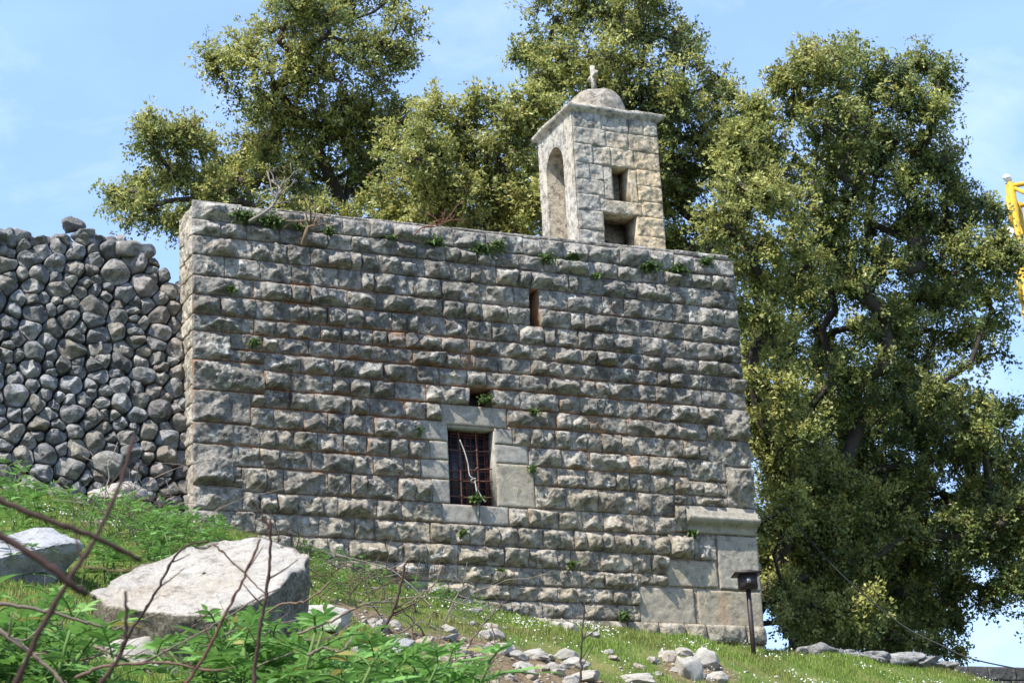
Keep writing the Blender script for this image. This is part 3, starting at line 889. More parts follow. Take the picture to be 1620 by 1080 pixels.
def build_rubble():
    root = empty('dry_stone_wall', (-2.5, 0.6, 1.6), 'tall dry stone wall of rough grey boulders left of the chapel', 'stone wall')
    r = random.Random(5)
    tx = [-7, -4.5, -3.2, -2.4, -1.9, -1.5, -1.02, -.75, -.44, -.2, -.03]; tz = [5.15, 5.3, 5.12, 5.2, 5.14, 5.2, 5.24, 5.18, 5.04, 4.88, 4.70]
    def off(z): return 0.13 + 0.115 * np.maximum(z - 1.7, 0)
    # variable density dart throwing
    pts = []
    tries = 0
    while tries < 13000:
        tries += 1
        x = r.uniform(-6.6, 0.08); z = r.uniform(0.9, 5.3)
        if z > np.interp(x, tx, tz) - .03: continue
        d = r.choice([.12, .15, .18, .2, .23, .27]) if tries < 5000 else r.choice([.08, .10, .13])
        ok = True
        for (a, b, e) in pts:
            if ((a - x) / 1.42) ** 2 + (b - z) ** 2 < ((d + e) / 2) ** 2: ok = False; break
        if ok: pts.append((x, z, d))
    gx = np.arange(-6.8, .1, .16)
    A = np.array(pts + [(g, np.interp(g, tx, tz) + r.uniform(.02, .12), .18) for g in gx] + [(.16, g, .18) for g in np.arange(.9, 5, .15)])
    mb = MB()
    for i, (x, z, d) in enumerate(pts):
        dd = np.hypot((A[:, 0] - x) / 1.42, A[:, 1] - z)
        nb = np.argsort(dd)[1:15]
        th = np.linspace(0, 2 * np.pi, 34, endpoint=False)
        dx, dz = np.cos(th), np.sin(th)
        inv = np.zeros_like(th); pw = r.choice([6, 9, 14, 22])
        for j in nb:
            vx, vz = A[j, 0] - x, A[j, 1] - z
            ln = math.hypot(vx, vz)
            s = d / (d + A[j, 2])
            dist = ln * np.clip(.5 + (s - .5) * .7, .3, .7) - 0.003 - r.choice([0, 0, .012])
            inv += np.maximum(0, (dx * vx + dz * vz) / ln / dist) ** pw
        inv += (1 / .34) ** pw
        top = np.interp(x, tx, tz)
        R = inv ** (-1 / pw)
        if x + R.max() > 0.1: R = np.minimum(R, np.where(dx > 0, (0.02 - x + .02) / np.maximum(dx, .05), 9)); R = np.maximum(R, .03)
        Rm = float(R.mean())
        rings = np.array([1.0, .97, .92, .85, .77, .68, .58, .48, .38, .28, .19, .1])
        H = Rm * r.uniform(.7, 1.15)
        V = [(0, 0, 0, 0)]
        rr = np.concatenate([[0], np.repeat(rings, 34)])
        X = np.concatenate([[0], (rings[:, None] * R[None] * dx[None]).ravel()]); Z = np.concatenate([[0], (rings[:, None] * R[None] * dz[None]).ravel()])
        h = H * np.clip(1 - rr ** 4.5, 0, 1) ** .6
        for _ in range(11):
            a = r.uniform(0, 6.283); k = r.choice([r.uniform(.08, .5), r.uniform(.5, 2.2)])
            h = np.minimum(h, H * r.uniform(.75, 1.1) - k * (X * math.cos(a) + Z * math.sin(a) - r.uniform(-.05, .4) * Rm))
        Q = np.stack([X + x, Z + z, np.full_like(X, i * 3.7)], 1)
        h = np.maximum(h, -.02) + (0.045 * fbm(Q, 9, 3, 5, .7) + .03 * (.4 - np.abs(fbm(Q, 6, 9, 3)))) * np.clip(1 - rr, 0, .3) / .3
        Y = off(z + Z) - h + .06 + r.uniform(-.03, .03) + np.where(rr > .985, .22, 0)
        P = np.stack([X + x, Y, Z + z], 1)
        n = 34; m = len(rings)
        I = 1 + np.arange(n * m).reshape(m, n); J = np.roll(I, -1, 1)
        f = np.stack([I[:-1], J[:-1], J[1:], I[1:]], -1).reshape(-1, 4)
        cap = np.stack([np.zeros(n, int), I[-1], J[-1]], 1)
        tn = r.uniform(-.1, 1.15); wm = max(0, r.uniform(-.6, .8))
        mb.add(P, [f, cap], (tn, 0.12 * (x > -.6) * r.random(), wm))
    part('stone_facing', mb, M_RUBBLE, root)
    # fill behind the facing
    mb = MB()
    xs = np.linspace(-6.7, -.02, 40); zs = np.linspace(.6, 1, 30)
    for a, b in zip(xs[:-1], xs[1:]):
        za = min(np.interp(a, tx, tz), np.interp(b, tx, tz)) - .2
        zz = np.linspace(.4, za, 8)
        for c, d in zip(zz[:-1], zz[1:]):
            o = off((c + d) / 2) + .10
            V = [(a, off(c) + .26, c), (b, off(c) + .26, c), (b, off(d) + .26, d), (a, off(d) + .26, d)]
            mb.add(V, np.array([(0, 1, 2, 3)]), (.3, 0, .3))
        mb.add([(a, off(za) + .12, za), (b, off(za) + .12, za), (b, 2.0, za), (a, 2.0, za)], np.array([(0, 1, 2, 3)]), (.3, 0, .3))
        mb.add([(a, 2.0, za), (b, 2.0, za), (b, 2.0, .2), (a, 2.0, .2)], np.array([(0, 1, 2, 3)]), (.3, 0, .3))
    part('wall_core', mb, M_FILL_SHADE, root)
    # stones lying along the top
    mb = MB()
    for k in range(150):
        x = r.uniform(-6.5, -.1); y = r.uniform(.55, 1.8)
        s = r.uniform(.08, .19)
        z = np.interp(x, tx, tz) - .04 + r.uniform(-.06, .07)
        v = rock_verts(500 + k, ICO2, 8, .08) * [s * r.uniform(1, 1.5), s * r.uniform(1, 1.3), s * r.uniform(.7, 1)]
        a = r.uniform(0, 6.3); c, s_ = math.cos(a), math.sin(a)
        v = v @ np.array([[c, s_, 0], [-s_, c, 0], [0, 0, 1]]) + [x, y, z]
        mb.add(v, ICO2[1], (r.uniform(.2, 1), 0, max(0, r.uniform(-.6, .6))))
    part('top_stones', mb, M_RUBBLE, root)
build_rubble()

def rock_mesh(seed, mat, sub=ICO3, warm=0.2):
    v = rock_verts(seed, sub, 17, .17)
    mb = MB()
    mb.add(v, sub[1], np.stack([np.clip(.5 + .4 * fbm(v, 2, seed), 0, 1), 0 * v[:, 0], np.clip(warm + .5 * fbm(v, 1.6, seed + 3), 0, 1)], 1))
    return mb.mesh('rock', mat)
ROCKS = [rock_mesh(s, M_ROCK, ICO3, .12) for s in (3, 8, 14, 21, 29, 33)]
ROCKW = [rock_mesh(s, M_ROCK, ICO3, .7) for s in (41, 47)]
M_BLUE = stone_mat('blue_grey_rock', (0.24, 0.245, 0.255), (0.54, 0.55, 0.56), (0.36, 0.33, 0.28), 0.5, 0.5, 0.53, 0.02)
ROCKG = [rock_mesh(s, M_RUBBLE if s == 53 else M_BLUE, ICO3, .1) for s in (53, 58)]

def rock(name, me, px, py, wpx, hpx, t, label, group=None, rz=0, tilt=0, roll=None, depth=None, sit=False, cat='rock'):
    """a rock whose middle is seen at px,py and whose real size follows from its distance"""
    o = bpy.data.objects.new(name, me); COL.objects.link(o)
    if t < 27:                                  # bed it in the ground where it is seen
        ts = np.linspace(8.5, 30, 400)
        Q = np.array([pt(px, py, q) for q in ts])
        ok = Q[:, 2] - .30 * hpx / 2 * ts / F_PX < gz(Q[:, 0], Q[:, 1])
        if ok.any(): t = float(ts[np.argmax(ok)])
    s = t / F_PX
    P = pt(px, py, t)
    if sit: P[2] = gz(P[0], P[1])[0] + hpx * s * .15
    o.location = P
    o.scale = (wpx / 2 * s, (depth if depth else (wpx + hpx) / 4) * s * (1 if not depth else 1 / s), hpx / 2 * s)
    o.rotation_euler = (tilt, random.Random(int(px * 7 + py)).uniform(-.2, .2) if roll is None else roll, -0.43 + rz)
    return tag(o, label, cat, group)

rock('loose_boulder', ROCKG[0], 113, 357, 42, 34, 28.1, 'single round boulder perched highest on top of the dry stone wall', cat='boulder')
rock('boulder', ROCKG[1], 25, 890, 300, 165, 15.6, 'blue grey boulder half buried in weeds at the far left beside the white slab', tilt=.3, roll=.28, depth=.6, cat='boulder')
rock('boulder', ROCKS[0], 182, 785, 105, 48, 23.6, 'pale grey boulder lying at the foot of the dry stone wall', tilt=.2, depth=.4, cat='boulder')
rock('boulder', ROCKS[1], 515, 985, 90, 60, 17.5, 'pale pointed boulder just right of the white slab above the leafy weeds', tilt=.3, cat='boulder')
rock('boulder', ROCKS[2], 205, 1042, 100, 70, 9.9, 'pale rock among leafy weeds at bottom left below the white slab', tilt=.2, cat='boulder')
rock('boulder', ROCKS[3], 300, 1045, 150, 76, 9.9, 'pale rock under the crossing dry stems at the bottom left edge', tilt=.1, cat='boulder')
rock('boulder', ROCKG[1], 632, 1032, 75, 55, 16.0, 'blue grey rock behind the tips of the leafy weeds at bottom middle', tilt=.5, cat='boulder')
rock('boulder', ROCKS[4], 1086, 1058, 56, 66, 25.5, 'upright white boulder on the grassy bank below the lamp', cat='boulder')
rock('boulder', ROCKS[5], 1116, 1048, 46, 52, 25.9, 'white boulder leaning behind the upright white boulder on the bank', cat='boulder')
rock('boulder', ROCKW[0], 1057, 1042, 28, 28, 25.7, 'orange brown rock left of the upright white boulder', cat='boulder')
rock('boulder', ROCKS[0], 1131, 1073, 46, 26, 25.2, 'low white rock right of the upright white boulder at the bottom edge', cat='boulder')
rock('boulder', ROCKS[2], 1005, 1076, 66, 26, 24.4, 'broad white rock cut by the bottom edge left of the orange brown rock', cat='boulder')
rock('boulder', ROCKS[1], 925, 1073, 56, 26, 24.0, 'white rock at the bottom edge at the foot of the thin upright stem', cat='boulder')
rock('boulder', ROCKS[3], 799, 1027, 34, 28, 23.6, 'rounded white rock standing out on the bare earth bank', cat='boulder')
rock('boulder', ROCKS[5], 874, 1058, 34, 24, 23.8, 'white rock on the grass right of the bare earth bank', cat='boulder')
rock('boulder', ROCKW[1], 783, 996, 22, 22, 25.0, 'small tan upright rock at the top of the bare earth bank', cat='boulder')
rock('boulder', ROCKS[4], 742, 967, 48, 16, 25.8, 'flat grey slab lying in white flowers near the chapel foot', cat='boulder')
rock('boulder', ROCKG[1], 712, 1010, 44, 20, 24.2, 'grey flat rock sunk in the bare earth bank', cat='boulder')

def scatter_rocks():
    r = random.Random(77)
    n = 0
    while n < 130:
        px = r.uniform(560, 960) if n < 100 else r.uniform(960, 1180); py = r.uniform(985, 1085)
        if px < 640 and py > 1040: continue
        # walk along the ray until it meets the ground
        ts = np.linspace(17, 29, 140)
        Q = np.array([pt(px, py, t) for t in ts])
        g = gz(Q[:, 0], Q[:, 1])
        hit = np.where(Q[:, 2] < g)[0]
        if len(hit) == 0: n += 1; continue
        i = hit[0]; P = Q[i]; t = ts[i]
        if soil_mask(P[:1], P[1:2])[0] < r.uniform(.0, .45): 
            if r.random() < .6: n += .25; continue
        s = r.choice([7, 10, 13, 16, 20, 26, 34]) * t / F_PX * .62
        warm = r.random() < .25
        o = bpy.data.objects.new('rock', r.choice(ROCKW if warm else ROCKS)); COL.objects.link(o)
        o.location = (P[0], P[1], g[i] - s * .05)
        o.scale = (s * r.uniform(.9, 1.4), s * r.uniform(.8, 1.2), s * r.uniform(.6, .9))
        o.rotation_euler = (r.uniform(-.3, .3), r.uniform(-.3, .3), r.uniform(0, 6.3))
        if warm: tag(o, 'small tan stone among the scatter of stones on the grassy bank', 'rock', 'tan stones on the bank')
        else: tag(o, 'small pale grey stone among the scatter of stones on the grassy bank', 'rock', 'pale stones on the bank')
        n += 1
scatter_rocks()

def build_gravel():
    rs = np.random.RandomState(8)
    mb = MB(); base = [rock_verts(700 + k, ico(1), 5, .1) for k in range(6)]; F1 = ico(1)[1]
    x = rs.uniform(-.6, 7, 9000); y = rs.uniform(-5.6, -.8, 9000)
    k = rs.random(9000) < .55 * soil_mask(x, y) ** 1.5
    x, y = x[k], y[k]; z = gz(x, y)
    for a, b, c in zip(x, y, z):
        s_ = rs.choice([.008, .012, .018, .028, .04], p=[.3, .3, .22, .12, .06])
        an = rs.uniform(0, 6.3); R = np.array([[math.cos(an), math.sin(an), 0], [-math.sin(an), math.cos(an), 0], [0, 0, 1]])
        mb.add((base[rs.randint(6)] * [s_ * 1.3, s_, s_ * .7]) @ R + [a, b, c + s_ * .1], F1, (rs.random(), 0, max(0, rs.uniform(-.5, 1))))
    tag(link('gravel', mb.mesh('gravel', M_ROCK)), 'small stones and crumbled earth on the bare bank below the chapel', 'gravel', kind='stuff')
build_gravel()

def build_slab():
    top = [(140, 937, 14.1), (172, 915, 14.4), (205, 898, 14.6), (268, 880, 14.9), (325, 858, 15.2), (378, 850, 15.35), (425, 851, 15.4), (468, 866, 15.2), (492, 884, 14.9),
           (470, 905, 14.55), (432, 938, 14.1), (385, 955, 13.9), (335, 973, 13.7), (270, 966, 13.75), (205, 963, 13.8), (165, 952, 13.95)]
    T = np.array([pt(*q) for q in top])
    bot = [(158, 968, 14.3), (185, 950, 14.6), (215, 940, 14.8), (275, 935, 15), (330, 930, 15.3), (380, 930, 15.5), (425, 930, 15.5), (465, 945, 15.2), (482, 960, 14.9),
           (462, 985, 14.6), (425, 1015, 14.2), (382, 1030, 14.05), (338, 1038, 13.85), (275, 1035, 13.85), (215, 1025, 13.9), (180, 1000, 14.05)]
    B = np.array([pt(*q) for q in bot]) - [0, 0, .22]
    n = len(T)
    def refine(P, k=5): return np.concatenate([P[i] + (P[(i + 1) % n] - P[i]) * np.linspace(0, 1, k, endpoint=False)[:, None] for i in range(n)])
    T, B = refine(T), refine(B); m = len(T)
    T = T + .07 * np.stack([fbm(T, 5, 11), fbm(T, 5, 12), .5 * fbm(T, 5, 13)], 1)
    c = T.mean(0)
    rings = [c + (T - c) * s for s in np.linspace(0.02, 1, 30)]
    sides = [T + (B - T) * s for s in np.linspace(.04, 1, 14)]
    V = np.concatenate(rings + sides)
    k = len(V) // m
    nrm = np.cross(T[20] - c, T[0] - c); nrm /= np.linalg.norm(nrm)
    if nrm[2] < 0: nrm = -nrm
    amp = np.repeat(np.concatenate([np.ones(29), [.5], np.ones(14)]), m)
    V = V + nrm * ((.060 * fbm(V, 2.6, 4, 5, .6) + .022 * fbm(V, 12, 5, 4, .65)) * amp)[:, None]
    sidef = np.repeat(np.concatenate([np.zeros(30), np.ones(14)]), m)
    V += np.stack([fbm(V, 6, 1), fbm(V, 6, 2), 0 * V[:, 0]], 1) * (.07 * sidef)[:, None]
    I = np.arange(len(V)).reshape(k, m); J = np.roll(I, -1, 1)
    f = np.stack([I[:-1], J[:-1], J[1:], I[1:]], -1).reshape(-1, 4)
    # flip so that normals point outwards
    a = V[f[m * 10, 1]] - V[f[m * 10, 0]]; b = V[f[m * 10, 3]] - V[f[m * 10, 0]]
    if np.cross(a, b) @ nrm < 0: f = f[:, ::-1]
    mb = MB()
    moss = np.clip(sidef * (.9 + .3 * fbm(V, 4, 8)), 0, 1)
    mb.add(V, f, np.stack([np.clip(.55 + .5 * fbm(V, 2.5, 3), 0, 1), moss, np.clip(.15 + .6 * fbm(V, 3, 6), 0, 1)], 1))
    m_ = M_SLAB.copy(); m_.name = 'pale_slab_with_moss'
    # the stain channel is brown moss on this stone's sides
    for nd in m_.node_tree.nodes:
        if nd.type == 'MIX' and nd.data_type == 'RGBA' and abs(nd.inputs[7].default_value[0] - .46) < 1e-3: nd.inputs[7].default_value = (.075, .06, .028, 1)
    o = link('stone_slab', mb.mesh('stone_slab', m_))
    tag(o, 'large flat white stone slab tilted among the leafy weeds in front of the chapel', 'boulder')
build_slab()

# stone ledge and the dark wall beyond it, lower right
def build_ledge():
    mb = MB(); r = random.Random(9)
    for k in range(13):
        q = k / 12
        P = pt(1275 + 215 * q, 1043 + 19 * q + r.uniform(-4, 4), 30.2 + .9 * q)
        s = r.uniform(.17, .32)
        v = rock_verts(800 + k, ICO3, 16, .2) * [s * 1.5, s * 1.3, s * .55]
        a = r.uniform(-.4, .4); c, s_ = math.cos(a), math.sin(a)
        mb.add(v @ np.array([[c, s_, 0], [-s_, c, 0], [0, 0, 1]]) + P + [0, 0, .05], ICO3[1], (r.uniform(.5, 1.1), 0, .25))
    tag(link('stone_ledge', mb.mesh('stone_ledge', M_RUBBLE)), 'low ledge of weathered grey stones at the right edge of the grassy bank', 'stone ledge')
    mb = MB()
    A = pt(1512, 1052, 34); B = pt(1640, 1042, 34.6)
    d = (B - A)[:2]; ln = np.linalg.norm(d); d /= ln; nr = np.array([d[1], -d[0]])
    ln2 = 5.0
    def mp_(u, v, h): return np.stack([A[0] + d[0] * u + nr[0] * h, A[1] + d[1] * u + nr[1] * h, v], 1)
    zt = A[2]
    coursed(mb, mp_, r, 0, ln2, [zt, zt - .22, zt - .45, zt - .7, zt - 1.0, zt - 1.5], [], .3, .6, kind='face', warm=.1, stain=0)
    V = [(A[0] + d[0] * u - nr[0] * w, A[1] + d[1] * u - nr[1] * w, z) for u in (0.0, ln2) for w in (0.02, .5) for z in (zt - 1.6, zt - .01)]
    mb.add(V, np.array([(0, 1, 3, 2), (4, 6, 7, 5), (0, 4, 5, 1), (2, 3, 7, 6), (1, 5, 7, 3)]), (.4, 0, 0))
    tag(link('low_wall', mb.mesh('low_wall', M_SHADEW)), 'low dark stone wall in shade at the bottom right corner', 'stone wall')
build_ledge()

# ------------------------------------------------------------------ lamp post by the corner
def build_lamp():
    b = np.array([7.40, -0.62, gz(7.40, -0.62)[0] - .02])
    root = empty('lamp_post', b, 'dark brown metal box lamp on a thin post by the chapel corner', 'lamp')
    z0 = .66
    mb = MB(); box(mb, b[0] - .024, b[0] + .024, b[1] - .024, b[1] + .024, b[2] - .1, z0 + .02); part('post', mb, M_IRON, root)
    mb = MB()
    a = math.radians(-20); ca, sa = math.cos(a), math.sin(a)
    def rot(mb_, x0, x1, y0, y1, za, zb, taper=1.0):
        V = []
        for zz, k in ((za, 1.0), (zb, taper)):
            for x, y in ((x0, y0), (x1, y0), (x1, y1), (x0, y1)): V.append((b[0] + (x * ca - y * sa) * k, b[1] + (x * sa + y * ca) * k, zz))
        mb_.add(V, np.array([(0, 3, 2, 1), (4, 5, 6, 7), (0, 1, 5, 4), (1, 2, 6, 5), (2, 3, 7, 6), (3, 0, 4, 7)]))
    rot(mb, -.115, .115, -.10, .10, z0, z0 + .20); h = part('housing', mb, M_IRON, root)
    mb = MB(); rot(mb, -.05, .10, -.118, -.101, z0 + .04, z0 + .18); part('door_frame', mb, M_IRON, h)
    mb = MB(); rot(mb, -.03, .02, -.124, -.1185, z0 + .07, z0 + .14); part('glass', mb, M_LENS, h)
    mb = MB(); rot(mb, -.19, .17, -.17, .17, z0 + .202, z0 + .22); rot(mb, -.16, .14, -.14, .14, z0 + .221, z0 + .265, .3); part('roof', mb, M_IRON, root)
build_lamp()

# ------------------------------------------------------------------ crane mast
def build_crane():
    b = pt(1628, 520, 62)
    bx, by = b[0], b[1]
    zt = pt(1601, 258, 62)[2]
    root = empty('tower_crane', (bx + .8, by + .8, -8), 'yellow lattice crane mast rising at the right edge behind the trees', 'crane')
    mb = MB(); w = 1.7
    sa, ca = .33, .944
    u = np.array([.914 * ca - .40 * sa, -.40 * ca - .914 * sa]) * w; q_ = np.array([.40 * ca + .914 * sa, .914 * ca - .40 * sa]) * w
    o_ = np.array([bx, by]); P = [tuple(o_), tuple(o_ + u), tuple(o_ + u + q_), tuple(o_ + q_)]
    for x, y in P:
        obox(mb, (x, y, -8), (x, y, zt), .20, .20)
    part('mast_legs', mb, M_YELLOW, root)
    mb = MB(); z = zt - .1; k = 0
    while z > -7:
        for i in range(4):
            p, q = P[i], P[(i + 1) % 4]
            za, zb = (z, z - 1.25) if k % 2 == 0 else (z - 1.25, z)
            obox(mb, (*p, za), (*q, zb), .10, .10)
            if k % 2 == 0: obox(mb, (*p, z), (*q, z), .11, .11)
        z -= 1.25; k += 1
    part('lattice_braces', mb, M_YELLOW, root)
    mb = MB(); z = zt - .45
    while z > -6:
        mb = MB(); obox(mb, (P[0][0] - .13, P[0][1] - .03, z), (P[0][0] - .13, P[0][1] - .03, z - 1.1), .08, .2); z -= 2.2
        part('splice_plate', mb, M_YELLOW, root)
    mb = MB(); q = np.array([P[0][0] - .30, P[0][1] - .1, zt - 1.75])
    tube(mb, [q + [0, 0, -.28], q + [0, 0, .22], q + [0, 0, .30]], [.14, .12, .05], 12); box(mb, q[0] - .3, q[0] + .3, q[1] - .2, q[1] + .2, q[2] - .36, q[2] - .29)
    part('white_lamp', mb, M_WHITEP, root)
    mb = MB(); q = np.array([P[0][0] - .08, P[0][1], zt + .12])
    v = rock_verts(901, ICO2, 4, .2) * .14 + q; mb.add(v, ICO2[1]); part('beacon', mb, M_WHITEP, root)
build_crane()

P = [pt(1238, 800, 33.5), pt(1320, 897, 33), pt(1420, 983, 32.5), pt(1487, 1019, 32), pt(1540, 1042, 31.6), pt(1640, 1063, 31)]
mb = MB(); tube(mb, spline(P, 8), .011, 6)
tag(link('overhead_cable', mb.mesh('overhead_cable', M_CABLE)), 'thin black cable sloping down past the dark tree at lower right', 'cable')

# rope tied to the window bars
mb = MB()
tube(mb, spline([(3.62, .05, 2.66), (3.68, .05, 2.50), (3.715, .04, 2.34), (3.73, .03, 2.18), (3.79, .02, 2.13), (3.82, .06, 2.11), (3.78, .07, 2.09), (3.75, .03, 2.12), (3.81, .02, 2.14)], 6), .008, 6)
tube(mb, spline([(3.80, .03, 2.12), (3.805, .0, 1.95), (3.80, -.02, 1.80), (3.80, -.035, 1.62)], 6), .008, 6)
tube(mb, spline([(3.81, .03, 2.05), (3.86, .04, 1.95), (3.93, .03, 1.83)], 6), .008, 6)
tag(link('rope', mb.mesh('rope', M_WIRE)), 'pale frayed rope knotted round the rusty window bars', 'rope')

# ------------------------------------------------------------------ trees
OAK = np.array([[0.200, 0.230, 0.062], [0.108, 0.148, 0.046], [0.300, 0.315, 0.082], [0.40, 0.39, 0.115], [0.062, 0.094, 0.038]])

def build_tree(name, label, base, lobes, t0, seed, young=0.4, limbs=(), back=(), dens=1.0, spread=1.0, leaf=0.070, group=None):
    rs = np.random.RandomState(seed)
    base = np.array(base, float)
    root = empty(name, base, label, 'tree', group)
    pos = [base]; par = [-1]
    def path(i0, q, seg, jit):
        p = pos[i0]; d = np.linalg.norm(q - p); n = max(1, int(d / seg))
        prev = i0
        bend = rs.normal(size=3) * d * .10; bend[2] += d * .04
        for k in range(1, n + 1):
            s = k / n
            x = p + (q - p) * s + bend * math.sin(math.pi * s) + (rs.normal(size=3) * jit if k < n else 0)
            pos.append(x); par.append(prev); prev = len(pos) - 1
        return prev
    L_ = []
    for (px, py, rx, ry, *o) in lobes:
        t = t0 + (o[0] if o else rs.uniform(-1.0, 1.0) * spread)
        L_.append((pt(px, py, t), 1.11 * rx * t / F_PX, 1.11 * ry * t / F_PX))
    for (x0, x1, y0, y1, k, t) in back:       # deeper half of the crown
        for _ in range(k):
            L_.append((pt(rs.uniform(x0, x1), rs.uniform(y0, y1), t + rs.uniform(-.6, .6)), rs.uniform(45, 70) * t / F_PX, rs.uniform(40, 55) * t / F_PX))
    for lm in limbs:
        prev = 0
        P = [pt(*q) for q in lm]
        i = int(np.argmin(np.linalg.norm(np.array(pos) - P[0], axis=1)))
        for q in P: i = path(i, q, .4, .04)
    L_.sort(key=lambda q: np.linalg.norm(q[0] - base))
    leaves_c, leaves_q, axes = [], [], []
    tips = np.zeros(0)
    for c, rx, ry in L_:
        A = np.array(pos)
        cost = np.linalg.norm(A - c, axis=1) + 0.18 * np.linalg.norm(A - base, axis=1) + np.where(A[:, 2] > c[2] + .3, 1.0, 0)
        i = path(int(np.argmin(cost)), c, .35, .06)
        r0 = len(pos) - 1
        rr = (rx + ry) / 2
        ns = int(np.clip(13 * (rr / .7) ** 1.2, 6, 22))
        sub0 = max(0, len(pos) - 8)
        for s in range(ns):
            d = rs.normal(size=3); d /= np.linalg.norm(d)
            q = c + (d[0] * rx * RT + d[1] * rr * FW + d[2] * ry * UP) * rs.uniform(.35, .98)
            B = np.array(pos[sub0:])
            j = sub0 + int(np.argmin(np.linalg.norm(B - q, axis=1)))
            k = path(j, q, .22, .03)
            srr = rr * rs.uniform(.28, .62)
            npray = int(15 * dens * rs.uniform(.6, 1.3))
            s0 = max(0, k - 3)
            for w in range(npray):
                d = rs.normal(size=3); d /= np.linalg.norm(d)
                d[2] += .15
                e = q + d * srr * rs.uniform(.35, 1.0)
                B = np.array(pos[s0:k + 1])
                j = s0 + int(np.argmin(np.linalg.norm(B - e, axis=1)))
                pos.append((pos[j] + e) / 2 + rs.normal(size=3) * .02); par.append(j)
                pos.append(e); par.append(len(pos) - 2)
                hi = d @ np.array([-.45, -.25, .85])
                leaves_c.append(e); leaves_q.append(hi); axes.append(d * .8 + rs.normal(size=3) * .5)
    A = np.array(pos); Pn = np.array(par)
    n = len(A)
    cnt = np.zeros(n)
    has = np.zeros(n, bool); has[Pn[1:]] = True
    cnt[~has] = 1
    for i in range(n - 1, 0, -1): cnt[Pn[i]] += cnt[i]
    rad = np.maximum(.003, .0042 * cnt ** .42)
    rad = np.minimum(rad, .16)
    big = np.zeros(n)
    for i in range(n - 1, 0, -1):          # limbs taper smoothly into their thickest child
        if big[i] > 0: rad[i] = min(rad[i], big[i] * 1.14 + .002)
        big[Pn[i]] = max(big[Pn[i]], rad[i])
    thick = rad[1:] >= big[Pn[1:]] - 1e-9
    thick = np.concatenate([[True], thick])
    mb = MB()
    e = np.arange(1, n)
    for lo, hi, sides in ((.008, 9, 7), (0, .008, 3)):
        k = e[(rad[e] >= lo) & (rad[e] < hi)]
        if not len(k): continue
        p, q = A[Pn[k]], A[k]
        d = q - p; d /= np.linalg.norm(d, axis=1)[:, None] + 1e-9
        s = np.cross(d, [.3, .9, .2]); s /= np.linalg.norm(s, axis=1)[:, None] + 1e-9
        t = np.cross(d, s)
        a = np.linspace(0, 2 * np.pi, sides, endpoint=False)
        ring = np.cos(a)[None, :, None] * s[:, None] + np.sin(a)[None, :, None] * t[:, None]
        rp = np.where(thick[k], rad[Pn[k]], np.minimum(rad[Pn[k]], rad[k] * 1.5))
        V = np.concatenate([p[:, None] + ring * rp[:, None, None], q[:, None] + ring * rad[k][:, None, None]], 1)
        m = len(k); o = np.arange(m)[:, None] * (2 * sides); i = np.arange(sides)[None]; i2 = (i + 1) % sides
        f = np.stack([o + i, o + i2, o + sides + i2, o + sides + i], -1).reshape(-1, 4)
        mb.add(V.reshape(-1, 3), f, (0.062, 0.052, 0.042))
    jn = np.where(rad > .014)[0]              # knuckles close the bends of the limbs
    jv, jf = ICO1
    V = (A[jn][:, None] + jv[None] * (rad[jn] * 1.02)[:, None, None]).reshape(-1, 3)
    mb.add(V, (np.arange(len(jn))[:, None, None] * len(jv) + jf[None]).reshape(-1, 3), (0.062, 0.052, 0.042))
    part('trunk', mb, M_BARK, root)
    # leaves
    C = np.array(leaves_c); hi = np.array(leaves_q)
    per = 24
    AX = np.array(axes); AX /= np.linalg.norm(AX, axis=1)[:, None]
    m = len(C) * per
    Cc = np.repeat(C, per, 0); H = np.repeat(hi, per)
    off = rs.normal(size=(m, 3)); off /= np.linalg.norm(off, axis=1)[:, None]
    off *= (rs.uniform(.02, 1, m) ** .6 * .085)[:, None]
    AXr = np.repeat(AX, per, 0)
    al = rs.uniform(-.14, .24, m)
    off += AXr * al[:, None]
    off[:, 2] -= .25 * np.maximum(al, 0) ** 2 * 4
    P0 = Cc + off
    dr = AXr * .8 + rs.normal(size=(m, 3)) * .75 + [0, 0, .1]
    dr /= np.linalg.norm(dr, axis=1)[:, None]
    nm = rs.normal(size=(m, 3)) * .55 + [-.30, -.22, .85] + off / .3
    sd_ = np.cross(dr, nm); sd_ /= np.linalg.norm(sd_, axis=1)[:, None] + 1e-9
    ln = rs.uniform(.55, 1.35, m) * leaf; wd = ln * rs.uniform(.48, .66, m)
    nn = np.cross(sd_, dr)
    V = np.stack([P0, P0 + dr * (ln * .45)[:, None] + sd_ * (wd / 2)[:, None] + nn * (wd * .10)[:, None], P0 + dr * ln[:, None] - nn * (ln * .10)[:, None],
                  P0 + dr * (ln * .45)[:, None] - sd_ * (wd / 2)[:, None] + nn * (wd * .10)[:, None]], 1).reshape(-1, 3)
    F = np.arange(4 * m).reshape(m, 4)
    # each spray has its own age: young yellow green, old dark; sunward ones coloured lighter
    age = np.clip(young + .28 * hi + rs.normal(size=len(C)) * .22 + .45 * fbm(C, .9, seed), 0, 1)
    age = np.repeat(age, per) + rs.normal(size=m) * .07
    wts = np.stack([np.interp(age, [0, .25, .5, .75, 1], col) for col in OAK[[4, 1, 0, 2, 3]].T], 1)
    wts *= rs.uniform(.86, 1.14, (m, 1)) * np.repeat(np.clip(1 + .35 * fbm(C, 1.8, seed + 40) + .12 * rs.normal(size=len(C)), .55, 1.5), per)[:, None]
    brown = rs.random(m) < .012
    wts[brown] = [.16, .09, .04]
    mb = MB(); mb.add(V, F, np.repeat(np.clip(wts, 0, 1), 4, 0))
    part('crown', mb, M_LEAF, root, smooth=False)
    return m

